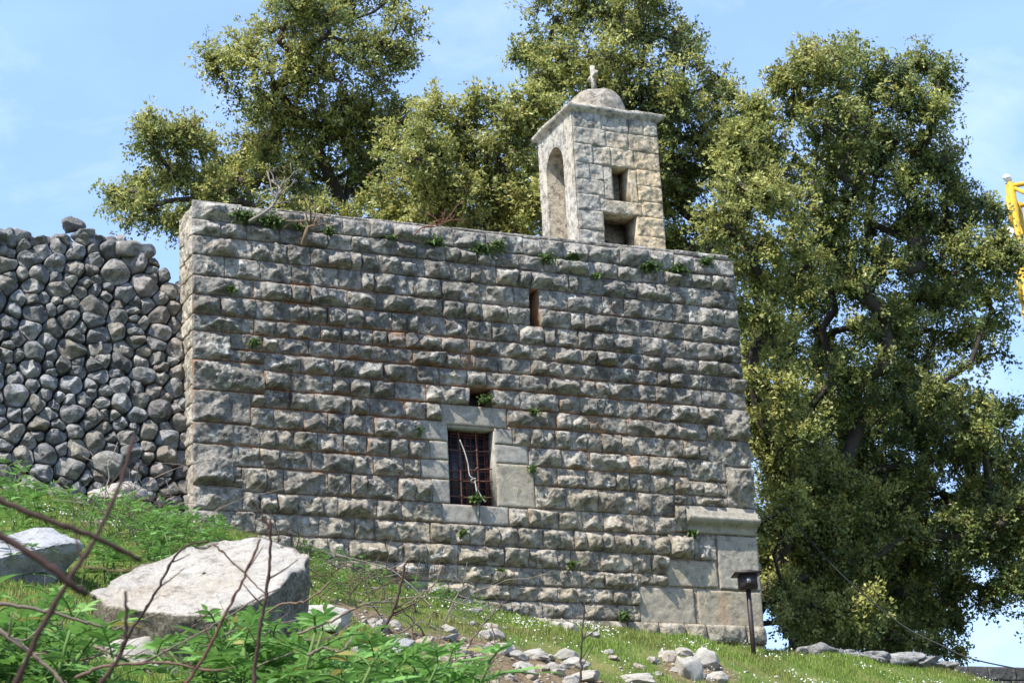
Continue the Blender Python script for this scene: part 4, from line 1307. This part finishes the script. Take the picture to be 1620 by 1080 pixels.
nl = 0
nl += build_tree('oak_tree', 'tall evergreen oak behind the chapel, its low branch reaching over the rubble wall', (3.6, 8.6, -.6), [
    (450, 40, 70, 60), (560, 10, 90, 60), (500, -20, 70, 50), (618, 70, 50, 50), (365, 105, 50, 50), (430, 120, 70, 55), (520, 110, 80, 70), (590, 160, 55, 60), (610, 205, 40, 45),
    (450, 190, 75, 55), (540, 210, 80, 55), (395, 230, 55, 40), (293, 205, 42, 38), (248, 196, 26, 16), (236, 228, 34, 26), (315, 235, 35, 28), (195, 300, 40, 26), (245, 285, 40, 26), (215, 335, 48, 24), (300, 290, 50, 32), (360, 275, 55, 40), (290, 345, 60, 30),
    (440, 270, 70, 45), (520, 290, 75, 45), (590, 280, 50, 50), (400, 330, 70, 35), (490, 345, 70, 35), (590, 345, 60, 40), (345, 320, 40, 30)],
    38.5, 1, .66, spread=1.4, limbs=[[(560, 420, 38.5), (545, 330, 38.5), (520, 275, 38.3), (500, 230, 38.2), (505, 150, 38.3)], [(545, 330, 38.5), (575, 240, 38.8), (560, 130, 38.8)],
                        [(520, 400, 38.3), (430, 340, 38), (345, 322, 37.6), (265, 318, 37.4)]])
nl += build_tree('oak_tree', 'shorter round evergreen oak directly left of the bell tower', (7.2, 7.4, -.8), [
    (690, 190, 50, 45), (660, 240, 50, 45), (760, 200, 55, 45), (720, 250, 60, 50), (790, 255, 55, 50), (660, 300, 55, 45), (730, 320, 65, 45), (800, 320, 55, 45), (845, 290, 40, 55),
    (835, 160, 40, 30), (850, 205, 45, 40), (640, 345, 50, 30), (700, 365, 60, 25), (780, 365, 60, 25), (840, 340, 40, 45), (625, 250, 40, 40), (750, 270, 55, 50), (690, 345, 60, 40)],
    36.0, 2, .72, limbs=[[(780, 420, 36), (770, 350, 36), (740, 290, 36)]])
nl += build_tree('oak_tree', 'tall evergreen oak directly behind the bell tower and its cross', (10.6, 9.0, -1.6), [
    (880, 30, 65, 45), (960, 20, 70, 45), (1020, -5, 55, 40), (1040, 55, 70, 45), (1085, 85, 30, 30), (845, 75, 38, 38), (900, 95, 60, 45), (980, 90, 70, 50), (930, 150, 60, 40), (1020, 140, 65, 45),
    (1090, 150, 55, 45), (1140, 180, 50, 40), (1070, 210, 65, 45), (1150, 235, 55, 45), (870, 150, 35, 35), (1100, 270, 65, 45), (1180, 290, 45, 45), (1080, 330, 50, 45), (1140, 350, 55, 45), (990, 190, 60, 40), (1065, 380, 30, 30), (835, 210, 45, 45), (845, 340, 45, 50), (870, 255, 45, 45), (1075, 300, 40, 40), (1170, 215, 45, 40), (1120, 395, 45, 30), (1010, 230, 60, 50), (930, 210, 60, 50)],
    39.0, 3, .60, limbs=[[(1040, 420, 39), (1020, 280, 39), (980, 150, 39), (960, 60, 39)], [(1020, 280, 39), (1100, 200, 39.2)], [(980, 160, 39), (895, 100, 38.6), (890, 50, 38.4)]])
nl += build_tree('oak_tree', 'yellowish evergreen oak hugging the right corner of the chapel', (10.3, 5.6, -1.4), [
    (1205, 225, 45, 40), (1170, 270, 45, 40), (1200, 180, 35, 30), (1165, 215, 40, 35), (1235, 275, 45, 40), (1190, 320, 60, 45), (1260, 330, 45, 45), (1150, 360, 40, 40), (1225, 380, 65, 45), (1190, 430, 40, 45), (1255, 440, 50, 50),
    (1215, 500, 45, 45), (1200, 560, 40, 50), (1250, 560, 40, 45), (1225, 620, 45, 45), (1210, 690, 40, 50), (1260, 680, 40, 45), (1222, 750, 40, 45), (1228, 815, 38, 45), (1240, 880, 45, 45), (1235, 945, 35, 40), (1285, 760, 50, 50), (1290, 830, 50, 50), (1300, 900, 55, 45), (1275, 965, 50, 35), (1340, 960, 55, 35)],
    34.6, 4, .68, limbs=[[(1235, 900, 34.8), (1225, 700, 34.6), (1215, 520, 34.6), (1198, 380, 34.6), (1190, 310, 34.6)]])
nl += build_tree('oak_tree', 'largest evergreen oak filling the right side with dark drooping lower branches', (11.8, 6.6, -1.6), [
    (1300, 100, 65, 35), (1350, 95, 60, 40), (1400, 110, 45, 40), (1460, 105, 40, 30), (1485, 130, 28, 28), (1255, 130, 40, 35), (1290, 160, 60, 45), (1370, 165, 60, 40), (1440, 165, 55, 40), (1480, 190, 30, 40),
    (1330, 215, 55, 45), (1420, 225, 60, 40), (1475, 250, 45, 40), (1310, 265, 50, 40), (1385, 285, 50, 40), (1450, 305, 55, 40), (1500, 290, 35, 40), (1345, 335, 55, 40), (1420, 360, 60, 40), (1500, 350, 50, 35), (1550, 320, 40, 30), (1575, 355, 35, 35),
    (1310, 390, 50, 40), (1390, 420, 55, 40), (1470, 410, 55, 40), (1540, 400, 50, 40), (1585, 420, 25, 40), (1440, 470, 60, 45), (1520, 470, 55, 45), (1570, 490, 35, 45), (1340, 450, 45, 30), (1400, 510, 50, 40), (1480, 540, 55, 45), (1545, 550, 40, 45),
    (1350, 590, 50, 35), (1420, 590, 55, 40), (1500, 620, 50, 40), (1545, 640, 45, 28), (1585, 660, 25, 25), (1290, 640, 45, 45), (1360, 670, 60, 45), (1440, 680, 60, 45), (1520, 705, 50, 40), (1270, 740, 55, 55), (1340, 760, 60, 50), (1420, 770, 60, 45), (1490, 780, 50, 40), (1555, 770, 45, 40), (1605, 770, 30, 40),
    (1240, 820, 45, 50), (1300, 840, 60, 50), (1370, 850, 55, 45), (1440, 845, 35, 35), (1520, 850, 40, 40), (1580, 850, 45, 45), (1620, 880, 40, 50), (1250, 910, 45, 50), (1320, 930, 60, 45), (1390, 930, 50, 45), (1450, 955, 45, 35), (1510, 930, 30, 35), (1575, 935, 35, 25), (1500, 985, 42, 28),
    (1280, 990, 50, 35), (1350, 1000, 60, 35), (1420, 1010, 60, 30), (1490, 1020, 35, 18), (1640, 820, 40, 60), (1600, 715, 40, 35), (1595, 830, 45, 40), (1560, 690, 40, 35), (1610, 930, 35, 30), (1650, 950, 40, 40)],
    36.5, 5, .46, back=[(1225, 1330, 760, 1000, 12, 35.6), (1230, 1480, 640, 800, 12, 38.6), (1230, 1500, 800, 1010, 22, 38.8), (1240, 1420, 420, 600, 5, 38.6), (1170, 1230, 400, 700, 4, 36.2), (1340, 1460, 600, 660, 3, 38.6), (1500, 1590, 640, 860, 5, 38.4), (1330, 1420, 180, 300, 2, 38.2)], limbs=[[(1262, 960, 36.3), (1268, 800, 36.3), (1285, 640, 36.3), (1300, 520, 36.4), (1310, 440, 36.4), (1335, 330, 36.4), (1365, 250, 36.3), (1378, 190, 36.2), (1355, 130, 36.2)],
                        [(1285, 640, 36.3), (1360, 480, 36.8), (1440, 400, 37), (1490, 330, 37)], [(1365, 250, 36.3), (1430, 225, 36), (1470, 160, 36)],
                        [(1268, 800, 36.3), (1400, 740, 36.6), (1520, 700, 36.8)], [(1265, 870, 36.3), (1450, 800, 36), (1560, 770, 35.8)]])
print('leaves', nl)

# ------------------------------------------------------------------ grass, flowers
def build_grass():
    rs = np.random.RandomState(4)
    n = 600000
    x = rs.uniform(-7, 13, n); y = rs.uniform(-14, 2.2, n)
    keep = ~((y > -.05) & (x > -7) & (x < 8.05))
    # only the slope the photograph shows (and a margin round it)
    x, y = x[keep], y[keep]
    z = gz(x, y)
    px, py, t = proj(np.stack([x, y, z], 1))
    k = (px > -250) & (px < 1800) & (py < 1200) & (t > 12)
    x, y, z, t = x[k], y[k], z[k], t[k]
    P = np.stack([x, y, 0 * x], 1)
    so_ = soil_mask(x, y)
    cl = fbm(P, 1.7, 9)
    k = rs.random(len(x)) < np.clip(1.1 - 1.6 * so_, .04, 1) * np.clip(.72 + 1.3 * cl, .10, 1)
    x, y, z, so_, cl = x[k], y[k], z[k], so_[k], cl[k]
    m = len(x)
    h = rs.uniform(.03, .085, m) * np.clip(1 + 1.1 * cl, .5, 1.8)
    a = rs.uniform(0, 6.283, m)
    lean = rs.uniform(.1, .8, m) * h
    dx, dy = np.cos(a), np.sin(a)
    w = rs.uniform(.005, .011, m)
    B = np.stack([x, y, z - .01], 1)
    sx = np.stack([-dy, dx, 0 * dx], 1) * (w / 2)[:, None]
    mid = B + np.stack([dx * lean * .35, dy * lean * .35, h * .6], 1)
    tip = B + np.stack([dx * lean, dy * lean, h], 1)
    V = np.stack([B - sx, B + sx, mid + sx * .8, mid - sx * .8, tip], 1).reshape(-1, 3)
    i = np.arange(m)[:, None] * 5
    dry = np.clip((fbm(np.stack([x, y, 0 * x], 1), 1.1, 61) * 1.9 + so_ * 1.1 + .02) , 0, 1) * rs.uniform(.3, 1, m)
    g = np.array([.165, .245, .050]) * rs.uniform(.6, 1.5, (m, 1)) + rs.uniform(0, .03, (m, 1)) * [1, .4, 0]
    c = g * (1 - dry[:, None]) + np.array([.26, .21, .09]) * dry[:, None]
    mb = MB(); mb.add(V, [i + np.array([0, 1, 2, 3]), i + np.array([3, 2, 4])], np.repeat(c, 5, 0))
    tag(link('grass', mb.mesh('grass', M_GRASS, False)), 'short green grass with dry tufts on the bank below the chapel', 'grass', kind='stuff')
    print('blades', m)
    # small white flowers
    n = 110000
    x = rs.uniform(-5, 12.5, n); y = rs.uniform(-8, 1.5, n)
    k = ~((y > -.08) & (x < 8.05)); x, y = x[k], y[k]
    P = np.stack([x, y, 0 * x], 1)
    band = np.exp(-((y + .9 + .12 * (x - 5)) / .9) ** 2) * (x > 1.2) + .45 * np.exp(-(((x + 2.6) / 1.6) ** 2 + ((y + 4.5) / 2.2) ** 2)) + .10
    k = rs.random(len(x)) < .33 * band * np.clip(.12 + 3.6 * fbm(P, 1.6, 71), 0, 1.4)
    x, y = x[k], y[k]; m = len(x)
    z = gz(x, y) + rs.uniform(.04, .10, m)
    C = np.stack([x, y, z], 1)
    a = np.linspace(0, 2 * np.pi, 7, endpoint=False)
    nrm = rs.normal(size=(m, 3)) * .45 + [-.2, -.5, .8]; nrm /= np.linalg.norm(nrm, axis=1)[:, None]
    s = np.cross(nrm, [.1, .9, .3]); s /= np.linalg.norm(s, axis=1)[:, None]; tt = np.cross(nrm, s)
    R = rs.uniform(.006, .012, m)
    V = C[:, None] + (np.cos(a)[None, :, None] * s[:, None] + np.sin(a)[None, :, None] * tt[:, None]) * R[:, None, None]
    V = np.concatenate([(C - nrm * .004)[:, None], V], 1).reshape(-1, 3)
    i = np.arange(m)[:, None, None] * 8; q = np.arange(7)
    f = (i + np.stack([0 * q, 1 + q, 1 + (q + 1) % 7], -1)[None]).reshape(-1, 3)
    mb = MB(); mb.add(V, f, np.array([.78, .78, .74]))
    tag(link('white_flowers', mb.mesh('white_flowers', M_PETAL, False)), 'tiny white flowers sprinkled in the grass along the chapel foot', 'flowers', kind='stuff')
build_grass()

# ------------------------------------------------------------------ leafy weeds (pinnate leaves)
def leaflet(mb, p, d, up, ln, w, col, rs):
    d = d / np.linalg.norm(d)
    s = np.cross(d, up); s /= np.linalg.norm(s) + 1e-9
    n = np.cross(s, d)
    us = np.array([0, .15, .4, .7, 1.0]); ws = np.array([.05, .75, 1.0, .62, .0])
    droop = rs.uniform(.1, .45)
    V = []
    for u, k in zip(us, ws):
        c = p + d * (u * ln) - np.array([0, 0, 1]) * droop * ln * u * u
        V += [c + s * (k * w / 2) + n * (.25 * k * w / 2), c, c - s * (k * w / 2) + n * (.25 * k * w / 2)]
    f = []
    for i in range(4):
        a = i * 3
        f += [(a, a + 1, a + 4, a + 3), (a + 1, a + 2, a + 5, a + 4)]
    mb.add(V, np.array(f), col)

def make_weed(seed, h=.5, pairs=6, leafl=3, ll=.10):
    """a plant of unit build: stem and opposite pinnate leaves crowded to the top"""
    rs = np.random.RandomState(seed)
    st, fo = MB(), MB()
    bend = rs.normal(size=2) * .06
    P = np.array([(bend[0] * s * s, bend[1] * s * s, h * s) for s in np.linspace(0, 1, 7)])
    tube(st, P, np.linspace(.010, .004, 7), 6, (.10, .17, .04))
    ph = rs.uniform(0, 3.14)
    for k in range(pairs):
        s = .22 + .78 * (k / (pairs - 1)) ** .8
        p = np.array([bend[0] * s * s, bend[1] * s * s, h * s])
        size = (1.0 - .45 * abs(s - .55) - (.25 if k == pairs - 1 else 0))
        for side in (0, 1):
            a = ph + k * 1.57 + side * 3.14 + rs.normal() * .25
            el = rs.uniform(.15, .5) + .55 * max(0, s - .7) / .3
            d = np.array([math.cos(a) * math.cos(el), math.sin(a) * math.cos(el), math.sin(el)])
            L1 = ll * 1.9 * size * rs.uniform(.8, 1.15)
            rach = [p + d * L1 * u - np.array([0, 0, .35]) * L1 * u * u for u in np.linspace(0, 1, 5)]
            tube(st, rach, .0028, 4, (.10, .18, .045))
            sidev = np.cross(d, (0, 0, 1)); sidev /= np.linalg.norm(sidev) + 1e-9
            upv = np.cross(sidev, d)
            young = .3 + .7 * s
            for j in range(leafl):
                u = .34 + .58 * j / leafl
                q = p + d * L1 * u - np.array([0, 0, .35]) * L1 * u * u
                for sg in (-1, 1):
                    dd = d * .55 + sidev * sg * .85 + np.array([0, 0, rs.uniform(-.15, .2)])
                    c = np.array([.085, .180, .042]) * (.55 + 1.05 * young) * rs.uniform(.65, 1.3) + np.array([.02, .02, 0]) * young
                    if rs.random() < .04: c = np.array([.30, .25, .07])
                    leaflet(fo, q, dd, upv + rs.normal(size=3) * .2, ll * size * rs.uniform(.75, 1.1), ll * .25 * size, c, rs)
            c = np.array([.095, .185, .042]) * (.75 + .8 * young) * rs.uniform(.8, 1.25)
            leaflet(fo, rach[-1], d - np.array([0, 0, .3]), upv, ll * size * 1.1, ll * .27 * size, c, rs)
    return st.mesh('stem', M_STEM_G), fo.mesh('leaves', M_HERB, False)

M_STEM_G = leaf_mat('green_stem', .1, .6, .2)
PROT = []
for k, (h, p, l) in enumerate(((.50, 6, 3), (.55, 7, 4), (.42, 5, 3), (.48, 6, 4), (.36, 5, 2))):
    PROT.append(make_weed(60 + k, h, p, l))
WEED_H = (.50, .55, .42, .48, .36)

WCOUNT = [0]
def weed_at(x, y, z, height, r, label, group, name='leafy_weed', tilt=.15, kk=None):
    k = kk if kk is not None else r.randrange(5)
    e = empty(name, (x, y, z), label, 'plant', group)
    s = height / WEED_H[k]
    e.scale = (s * r.uniform(.95, 1.25), s * r.uniform(.95, 1.25), s)
    e.rotation_euler = (r.uniform(-tilt, tilt), r.uniform(-tilt, tilt), r.uniform(0, 6.28))
    for nm, me in zip(('stem', 'leaves'), PROT[k]):
        o = bpy.data.objects.new(nm, me); COL.objects.link(o); o.parent = e
    WCOUNT[0] += 1

def build_weeds():
    r = random.Random(21)
    # nearest band: tops follow the outline seen in the photograph
    ox = [-80, 0, 40, 90, 150, 200, 325, 350, 420, 480, 540, 600, 650, 700, 745, 780]
    oy = [890, 895, 905, 960, 985, 1042, 1040, 965, 958, 975, 990, 1005, 1020, 1015, 1050, 1085]
    n = 0; tries = 0
    while n < 120 and tries < 4000:
        tries += 1
        px = r.uniform(-70, 770); t = r.uniform(9.3, 13.0)
        P = pt(px, 1080, t)
        z = gz(P[0], P[1])[0]
        ytop = np.interp(px, ox, oy) + r.choice([0, 8, 20, 40, 60, 80, 100])
        ztop = pt(px, ytop, t)[2]
        h = ztop - z
        if not .14 < h < .85: continue
        if 185 < px < 335 and (t < 12.2 or r.random() < .7): continue
        weed_at(P[0], P[1], z - .01, h * .93, r, 'lush leafy green weed in the nearest clump along the bottom left', 'leafy weeds in the foreground')
        n += 1
    print('near weeds', n, tries)
    # slope between the rubble wall and the slab
    n = 0; tries = 0
    while n < 120 and tries < 6000:
        tries += 1
        x = r.uniform(-5.2, .9); y = r.uniform(-9.5, -.4)
        z = gz(x, y)[0]
        px, py, t = proj(np.array([[x, y, z]])); px, py = px[0], py[0]
        if not (-30 < px < 440 and 745 < py < 960): continue
        if fbm(np.array([[x, y, 0.]]), 1.1, 88)[0] < -.12: continue
        weed_at(x, y, z - .01, r.uniform(.24, .48) * np.interp(y, [-4.5, -1.2], [1, .38]), r, 'low bright green weed on the slope between the rubble wall and the white slab', 'weeds on the slope behind the slab')
        n += 1
    n = 0; tries = 0
    while n < 55 and tries < 6000:
        tries += 1
        x = r.uniform(.2, 3.6); y = r.uniform(-3.0, -.25)
        z = gz(x, y)[0]
        px, py, t = proj(np.array([[x, y, z]])); px, py = px[0], py[0]
        if not (470 < px < 800 and 880 < py < 985): continue
        if soil_mask(np.array([x]), np.array([y]))[0] > .5: continue
        weed_at(x, y, z - .01, r.uniform(.14, .28), r, 'low green weed at the foot of the chapel wall above the bare earth', 'weeds along the chapel foot')
        n += 1
build_weeds()

# plants rooted in the chapel's joints
M_HERB2 = M_HERB
def wall_tuft(px, py, wpx, label, dx=0, Y=-0.03, n=None, yel=0.0):
    d = FW + (px - 810) / F_PX * RT - (py - 540) / F_PX * UP
    t = (Y - CAM[1]) / d[1]; P = CAM + d * t
    R = wpx / 2 * t / F_PX
    rs = np.random.RandomState(int(px * 3 + py))
    fo = MB()
    for k in range(n or int(150 * max(.35, R / .15))):
        a = rs.normal(size=3) * [R * .5, .035, R * .28]
        q = P + a + [0, -.04, 0]
        q[1] = min(q[1], Y)
        c = np.array([.095, .15, .04]) * rs.uniform(.5, 1.4) + np.array([.10, .06, .0]) * yel * rs.random()
        tube(fo, [P + [0, .02, 0], (P + q) / 2 + [0, -.015, .01], q], [.004, .003, .002], 3, (.09, .12, .04))
        leaflet(fo, q, rs.normal(size=3) + [0, -.8, .1], rs.normal(size=3) * .4 + [0, -.4, 1], rs.uniform(.04, .075), rs.uniform(.025, .045), c, rs)
    o = link('wall_plant', fo.mesh('wall_plant', M_HERB, False))
    tag(o, label, 'plant', 'plants growing in the chapel wall')
for a in ((384, 343, 40, 'bushy green plant near the top left corner of the chapel, left of the dry branch'), (428, 352, 44, 'bushy green plant just right of the bare dry branch at the wall top'),
          (474, 359, 22, 'small green tuft right of the bushy plant at the wall top'), (520, 367, 20, 'flat green tuft under the top course left of the reddish shrub'), (615, 378, 16, 'tiny green tuft under the top course above the left window side'),
          (686, 384, 30, 'green tuft under the top course straight above the window'), (762, 396, 34, 'green tuft under the top course left of the bell tower'), (785, 388, 22, 'upright green tuft on the top course left of the bell tower'),
          (862, 410, 26, 'green tuft under the top course below the tower niche'), (905, 408, 24, 'green tuft below the left corner of the bell tower'), (1025, 423, 34, 'low green tuft in the wall below the right side of the bell tower'),
          (1072, 428, 34, 'low green tuft in the wall right of the bell tower'), (1116, 415, 22, 'pale green tuft near the top right corner of the chapel'), (364, 459, 14, 'lone small tuft high on the left quoins'),
          (767, 634, 22, 'leafy green plant sitting in the square hole above the window'), (842, 652, 16, 'small tuft right of the window lintel'), (662, 682, 14, 'small tuft on the left window jamb'), (839, 741, 14, 'small tuft beside the right window jamb'),
          (752, 790, 22, 'green plant inside the window on the sill'), (1092, 843, 16, 'small green plant below the moulded block'), (730, 843, 12, 'small tuft in the wall below the window sill'), (903, 893, 14, 'small tuft low in the wall right of the window'),
          (941, 438, 12, 'tiny tuft in the third course right of the slit window'), (400, 542, 14, 'small tuft in the left part of the wall below the rusty stains'), (985, 975, 20, 'green tuft at the foot of the big dressed stones'), (790, 905, 16, 'small tuft low in the wall under the window')):
    wall_tuft(*a)

# ------------------------------------------------------------------ dry stems and twigs
def stem(pts, wpx, label, group, col=(.075, .045, .035), name='dead_weed', nodes=0, side=0, taper=.6, seed=0):
    P = np.array([pt(*q) for q in pts])
    t = pts[0][2]
    root_pt = None
    if pts[0][1] >= 1080 or pts[0][0] < 0:      # goes on down to where it is rooted
        g = P[0] + (P[0] - P[1]) * .6
        root_pt = [g[0], g[1], gz(g[0], g[1])[0] - .05]
    Q = spline(P, 8)
    rs = np.random.RandomState(seed)
    Q = Q + rs.normal(size=Q.shape) * .0012 * t / 5
    mb = MB()
    if root_pt is not None:
        Q = np.vstack([[root_pt], [(np.array(root_pt) + Q[0]) / 2 + (Q[0] - Q[2]) * .3], Q])
    rad = wpx / 2 * t / F_PX * np.linspace(1, taper, len(Q))
    # knots along the stem
    u = np.arange(len(Q))
    rad = rad * (1 + .35 * (np.abs((u % 9) - 4) < .5))
    tube(mb, Q, rad, 7, col)
    for k in range(side):
        i = rs.randint(len(Q) // 4, len(Q) - 1)
        d = Q[min(i + 1, len(Q) - 1)] - Q[i - 1]; d /= np.linalg.norm(d)
        s = d * .5 + RT * rs.choice([-1, 1]) * rs.uniform(.4, 1) + UP * rs.uniform(-.2, .6); s /= np.linalg.norm(s)
        L1 = rs.uniform(20, 70) * t / F_PX
        R_ = [Q[i] + s * L1 * v + UP * (.15 * L1 * v * v) for v in np.linspace(0, 1, 6)]
        tube(mb, R_, np.linspace(.5, .2, 6) * wpx / 2 * t / F_PX, 5, col)
    o = link(name, mb.mesh(name, M_STEM))
    return tag(o, label, 'dead weed', group)
G = 'dry stems in the foreground'
BR = (.062, .036, .032); GR = (.16, .125, .10); LB = (.22, .165, .125)
stem([(-30, 778, 3.3), (75, 822, 3.3), (150, 850, 3.32), (222, 886, 3.35)], 10, 'thick blurred dark stem slanting down to the right from the left edge, upper of two', G, BR, seed=1, taper=.8)
stem([(-30, 832, 3.0), (60, 882, 3.0), (110, 922, 3.0), (137, 940, 3.02)], 13, 'thick blurred dark stem slanting down to the right from the left edge, lower of two', G, BR, seed=2, taper=.9)
stem([(20, 1095, 3.4), (62, 1000, 3.4), (115, 908, 3.42), (152, 848, 3.45), (188, 768, 3.5), (212, 690, 3.55)], 10, 'long blurred dark stem rising steeply across the two slanting stems', G, BR, seed=3, side=1)
stem([(150, 1095, 4.4), (190, 1035, 4.4), (200, 990, 4.4), (197, 935, 4.4)], 8, 'blurred dark upright stem in front of the left end of the white slab', G, BR, seed=4)
stem([(285, 1095, 6.5), (322, 1040, 6.5), (352, 980, 6.5), (386, 912, 6.5), (412, 852, 6.5)], 6, 'reddish slanting stem crossing the right half of the white slab', G, (.13, .065, .05), seed=5, side=3)
stem([(400, 1095, 7.5), (408, 1012, 7.5), (420, 950, 7.5), (427, 880, 7.5), (428, 820, 7.5)], 7, 'upright dark brown stem in front of the right end of the white slab', G, (.085, .05, .042), seed=6, side=3)
stem([(428, 838, 7.5), (410, 808, 7.5), (396, 788, 7.5)], 3.5, 'short twig forking left from the top of the upright brown stem', G, (.085, .05, .042), seed=7)
stem([(185, 1045, 8), (212, 990, 8), (245, 940, 8), (274, 885, 8), (298, 862, 8), (332, 855, 8)], 5, 'dark curved stem arching over the middle of the white slab', G, BR, seed=8, side=2)
stem([(-20, 953, 8.5), (55, 962, 8.5), (110, 975, 8.5), (162, 992, 8.5)], 7, 'grey straight stem lying level across weeds at the left edge', G, GR, seed=9)
stem([(-20, 985, 7.5), (45, 1030, 7.5), (75, 1055, 7.5), (112, 1095, 7.5)], 9, 'pale brown stem lying diagonally in the bottom left corner', G, LB, seed=10, side=2)
stem([(118, 1072, 8.5), (170, 1053, 8.5), (258, 1048, 8.5), (345, 1062, 8.5)], 6, 'brown stem lying level along the bottom below the white slab', G, (.16, .10, .075), seed=11, side=2)
stem([(225, 1047, 8.5), (290, 1015, 8.5), (345, 985, 8.5), (400, 950, 8.5), (440, 930, 8.5)], 3.5, 'thin grey stem slanting up to the right below the white slab', G, GR, seed=12)
stem([(337, 860, 7), (365, 885, 7), (395, 915, 7), (420, 940, 7)], 3.2, 'thin twig slanting down to the right across the slab top', G, (.13, .075, .05), seed=13)
stem([(590, 1010, 16), (618, 975, 16), (632, 935, 16), (642, 890, 16)], 6, 'dark stem leaning right above the bare earth bank', G, (.10, .06, .05), seed=14, side=3)
stem([(728, 1062, 15), (742, 1020, 15), (762, 990, 15), (795, 950, 15)], 3.5, 'thin forked stem beside the bare earth bank', G, GR, seed=15, side=3)
stem([(918, 1095, 12), (920, 1030, 12), (922, 985, 12), (928, 945, 12)], 4, 'thin upright stem with a dry seed head right of centre', G, (.09, .065, .05), seed=16, side=5)
stem([(700, 895, 24), (690, 920, 24), (660, 945, 24), (630, 960, 24)], 3.0, 'pale thin stem bending down in front of the chapel wall', G, LB, seed=17)
stem([(778, 1095, 14), (772, 1060, 14), (785, 1030, 14), (778, 985, 14)], 3, 'thin stem at the bottom right of the leafy weeds', G, GR, seed=18, side=2)
stem([(120, 895, 5), (165, 900, 5), (200, 902, 5), (240, 888, 5)], 3, 'thin curving twig over the left end of the white slab', G, (.15, .095, .06), seed=19, side=1)

def brambles():
    rs = np.random.RandomState(31)
    def arc(px, py, t, L_, up, col, w, label, group, seed):
        a = rs.uniform(-1.2, 1.2)
        d = RT * math.sin(a) + UP * abs(math.cos(a)) * up + FW * rs.normal() * .3
        P0 = pt(px, py, t); P0[2] = gz(P0[0], P0[1])[0]
        L_ = L_ * t / F_PX
        b = RT * rs.normal() * .5 - UP * rs.uniform(.2, .9)
        Q = np.array([P0 + d * L_ * u + b * L_ * u * u + rs.normal(size=3) * .012 * (u > 0) for u in np.linspace(0, 1, 9)])
        Q = spline(Q, 3)
        mb = MB(); r0 = w / 2 * t / F_PX
        tube(mb, Q, np.linspace(r0, r0 * .4, len(Q)), 5, col)
        for k in range(rs.randint(2, 6)):
            i = rs.randint(5, len(Q) - 2)
            s = RT * rs.normal() + UP * rs.normal() * .6 + d * .8; s /= np.linalg.norm(s)
            l1 = L_ * rs.uniform(.12, .4)
            tube(mb, [Q[i] + s * l1 * v + UP * rs.normal() * .006 for v in np.linspace(0, 1, 5)], np.linspace(r0 * .6, r0 * .25, 5), 4, col)
        tag(link('dry_twig', mb.mesh('dry_twig', M_STEM)), label, 'dry twig', group)
    cols = [(.13, .09, .075), (.19, .155, .13), (.10, .06, .05), (.26, .22, .185)]
    for k in range(52):
        arc(rs.uniform(440, 740), rs.uniform(900, 965), rs.uniform(22.5, 26.3), rs.uniform(60, 170), 1, cols[k % 4], rs.uniform(1.6, 3.2), 'thin bare twig in the tangle in front of the lower left of the chapel wall', 'bare twigs in front of the chapel', k)
    for k in range(40):
        arc(rs.uniform(110, 340), rs.uniform(790, 850), rs.uniform(18, 25), rs.uniform(60, 190), 1, cols[k % 4], rs.uniform(1.5, 3.0), 'thin bare twig standing in front of the dry stone wall', 'bare twigs in front of the dry stone wall', k)
    for k in range(10):
        arc(rs.uniform(0, 150), rs.uniform(860, 930), rs.uniform(10, 15), rs.uniform(80, 260), 1, cols[k % 4], rs.uniform(1.6, 3.0), 'thin bare twig among weeds left of the white slab', 'bare twigs left of the slab', k)
brambles()
def litter():
    rs = np.random.RandomState(55)
    for k in range(14):
        px, py, t = rs.uniform(-20, 560), rs.uniform(985, 1075), rs.uniform(9.0, 11.5)
        a = rs.uniform(-.6, .6); L_ = rs.uniform(60, 190)
        stem([(px + L_ * u * math.cos(a), py + L_ * u * math.sin(a) + 18 * math.sin(3.1 * u) * rs.uniform(-1, 1), t + .3 * u * rs.normal()) for u in (0, .35, .7, 1)], rs.uniform(2.5, 6),
             'dry broken stalk lying among the leafy weeds at the bottom left', 'dry stalks among the weeds', [GR, LB, (.17, .11, .08)][k % 3], 'dry_stalk', seed=200 + k, side=int(rs.randint(0, 3)))
litter()

# bare shrub hanging on to the wall top and the root below it
def wall_branch(pts, w, label, seed, col):
    rs = np.random.RandomState(seed)
    mb = MB()
    Q = spline(np.array([pt(*q) for q in pts]), 6); r0 = w / 2 * 28 / F_PX
    tube(mb, Q, np.linspace(r0, r0 * .5, len(Q)), 6, col)
    for k in range(9):
        i = rs.randint(len(Q) // 3, len(Q))
        s = RT * rs.normal() + UP * abs(rs.normal()) + FW * rs.normal() * .4; s /= np.linalg.norm(s)
        l1 = rs.uniform(.1, .4)
        R_ = np.array([Q[i] + s * l1 * v + rs.normal(size=3) * .008 for v in np.linspace(0, 1, 5)])
        tube(mb, R_, np.linspace(r0 * .5, r0 * .2, 5), 5, col)
        for j in range(2):
            s2 = s + rs.normal(size=3) * .6; s2 /= np.linalg.norm(s2)
            tube(mb, [R_[3] + s2 * l1 * .5 * v for v in (0, .5, 1)], r0 * .2, 4, col)
    tag(link('dry_branch', mb.mesh('dry_branch', M_STEM)), label, 'dry branch')
wall_branch([(395, 350, 27.7), (420, 335, 27.6), (435, 320, 27.8), (443, 300, 28), (430, 285, 28.2)], 6, 'grey leafless branch growing out of the wall top near the left corner', 1, (.24, .21, .18))
wall_branch([(479, 388, 27.6), (483, 372, 27.55), (488, 358, 27.6), (500, 350, 27.7)], 8, 'short brown root sticking out of the wall below the second course', 2, (.17, .12, .075))
wall_branch([(655, 372, 27.9), (668, 360, 27.9), (690, 358, 28), (705, 350, 28)], 3, 'reddish dry shrub on the wall top straight above the window', 3, (.22, .10, .07))
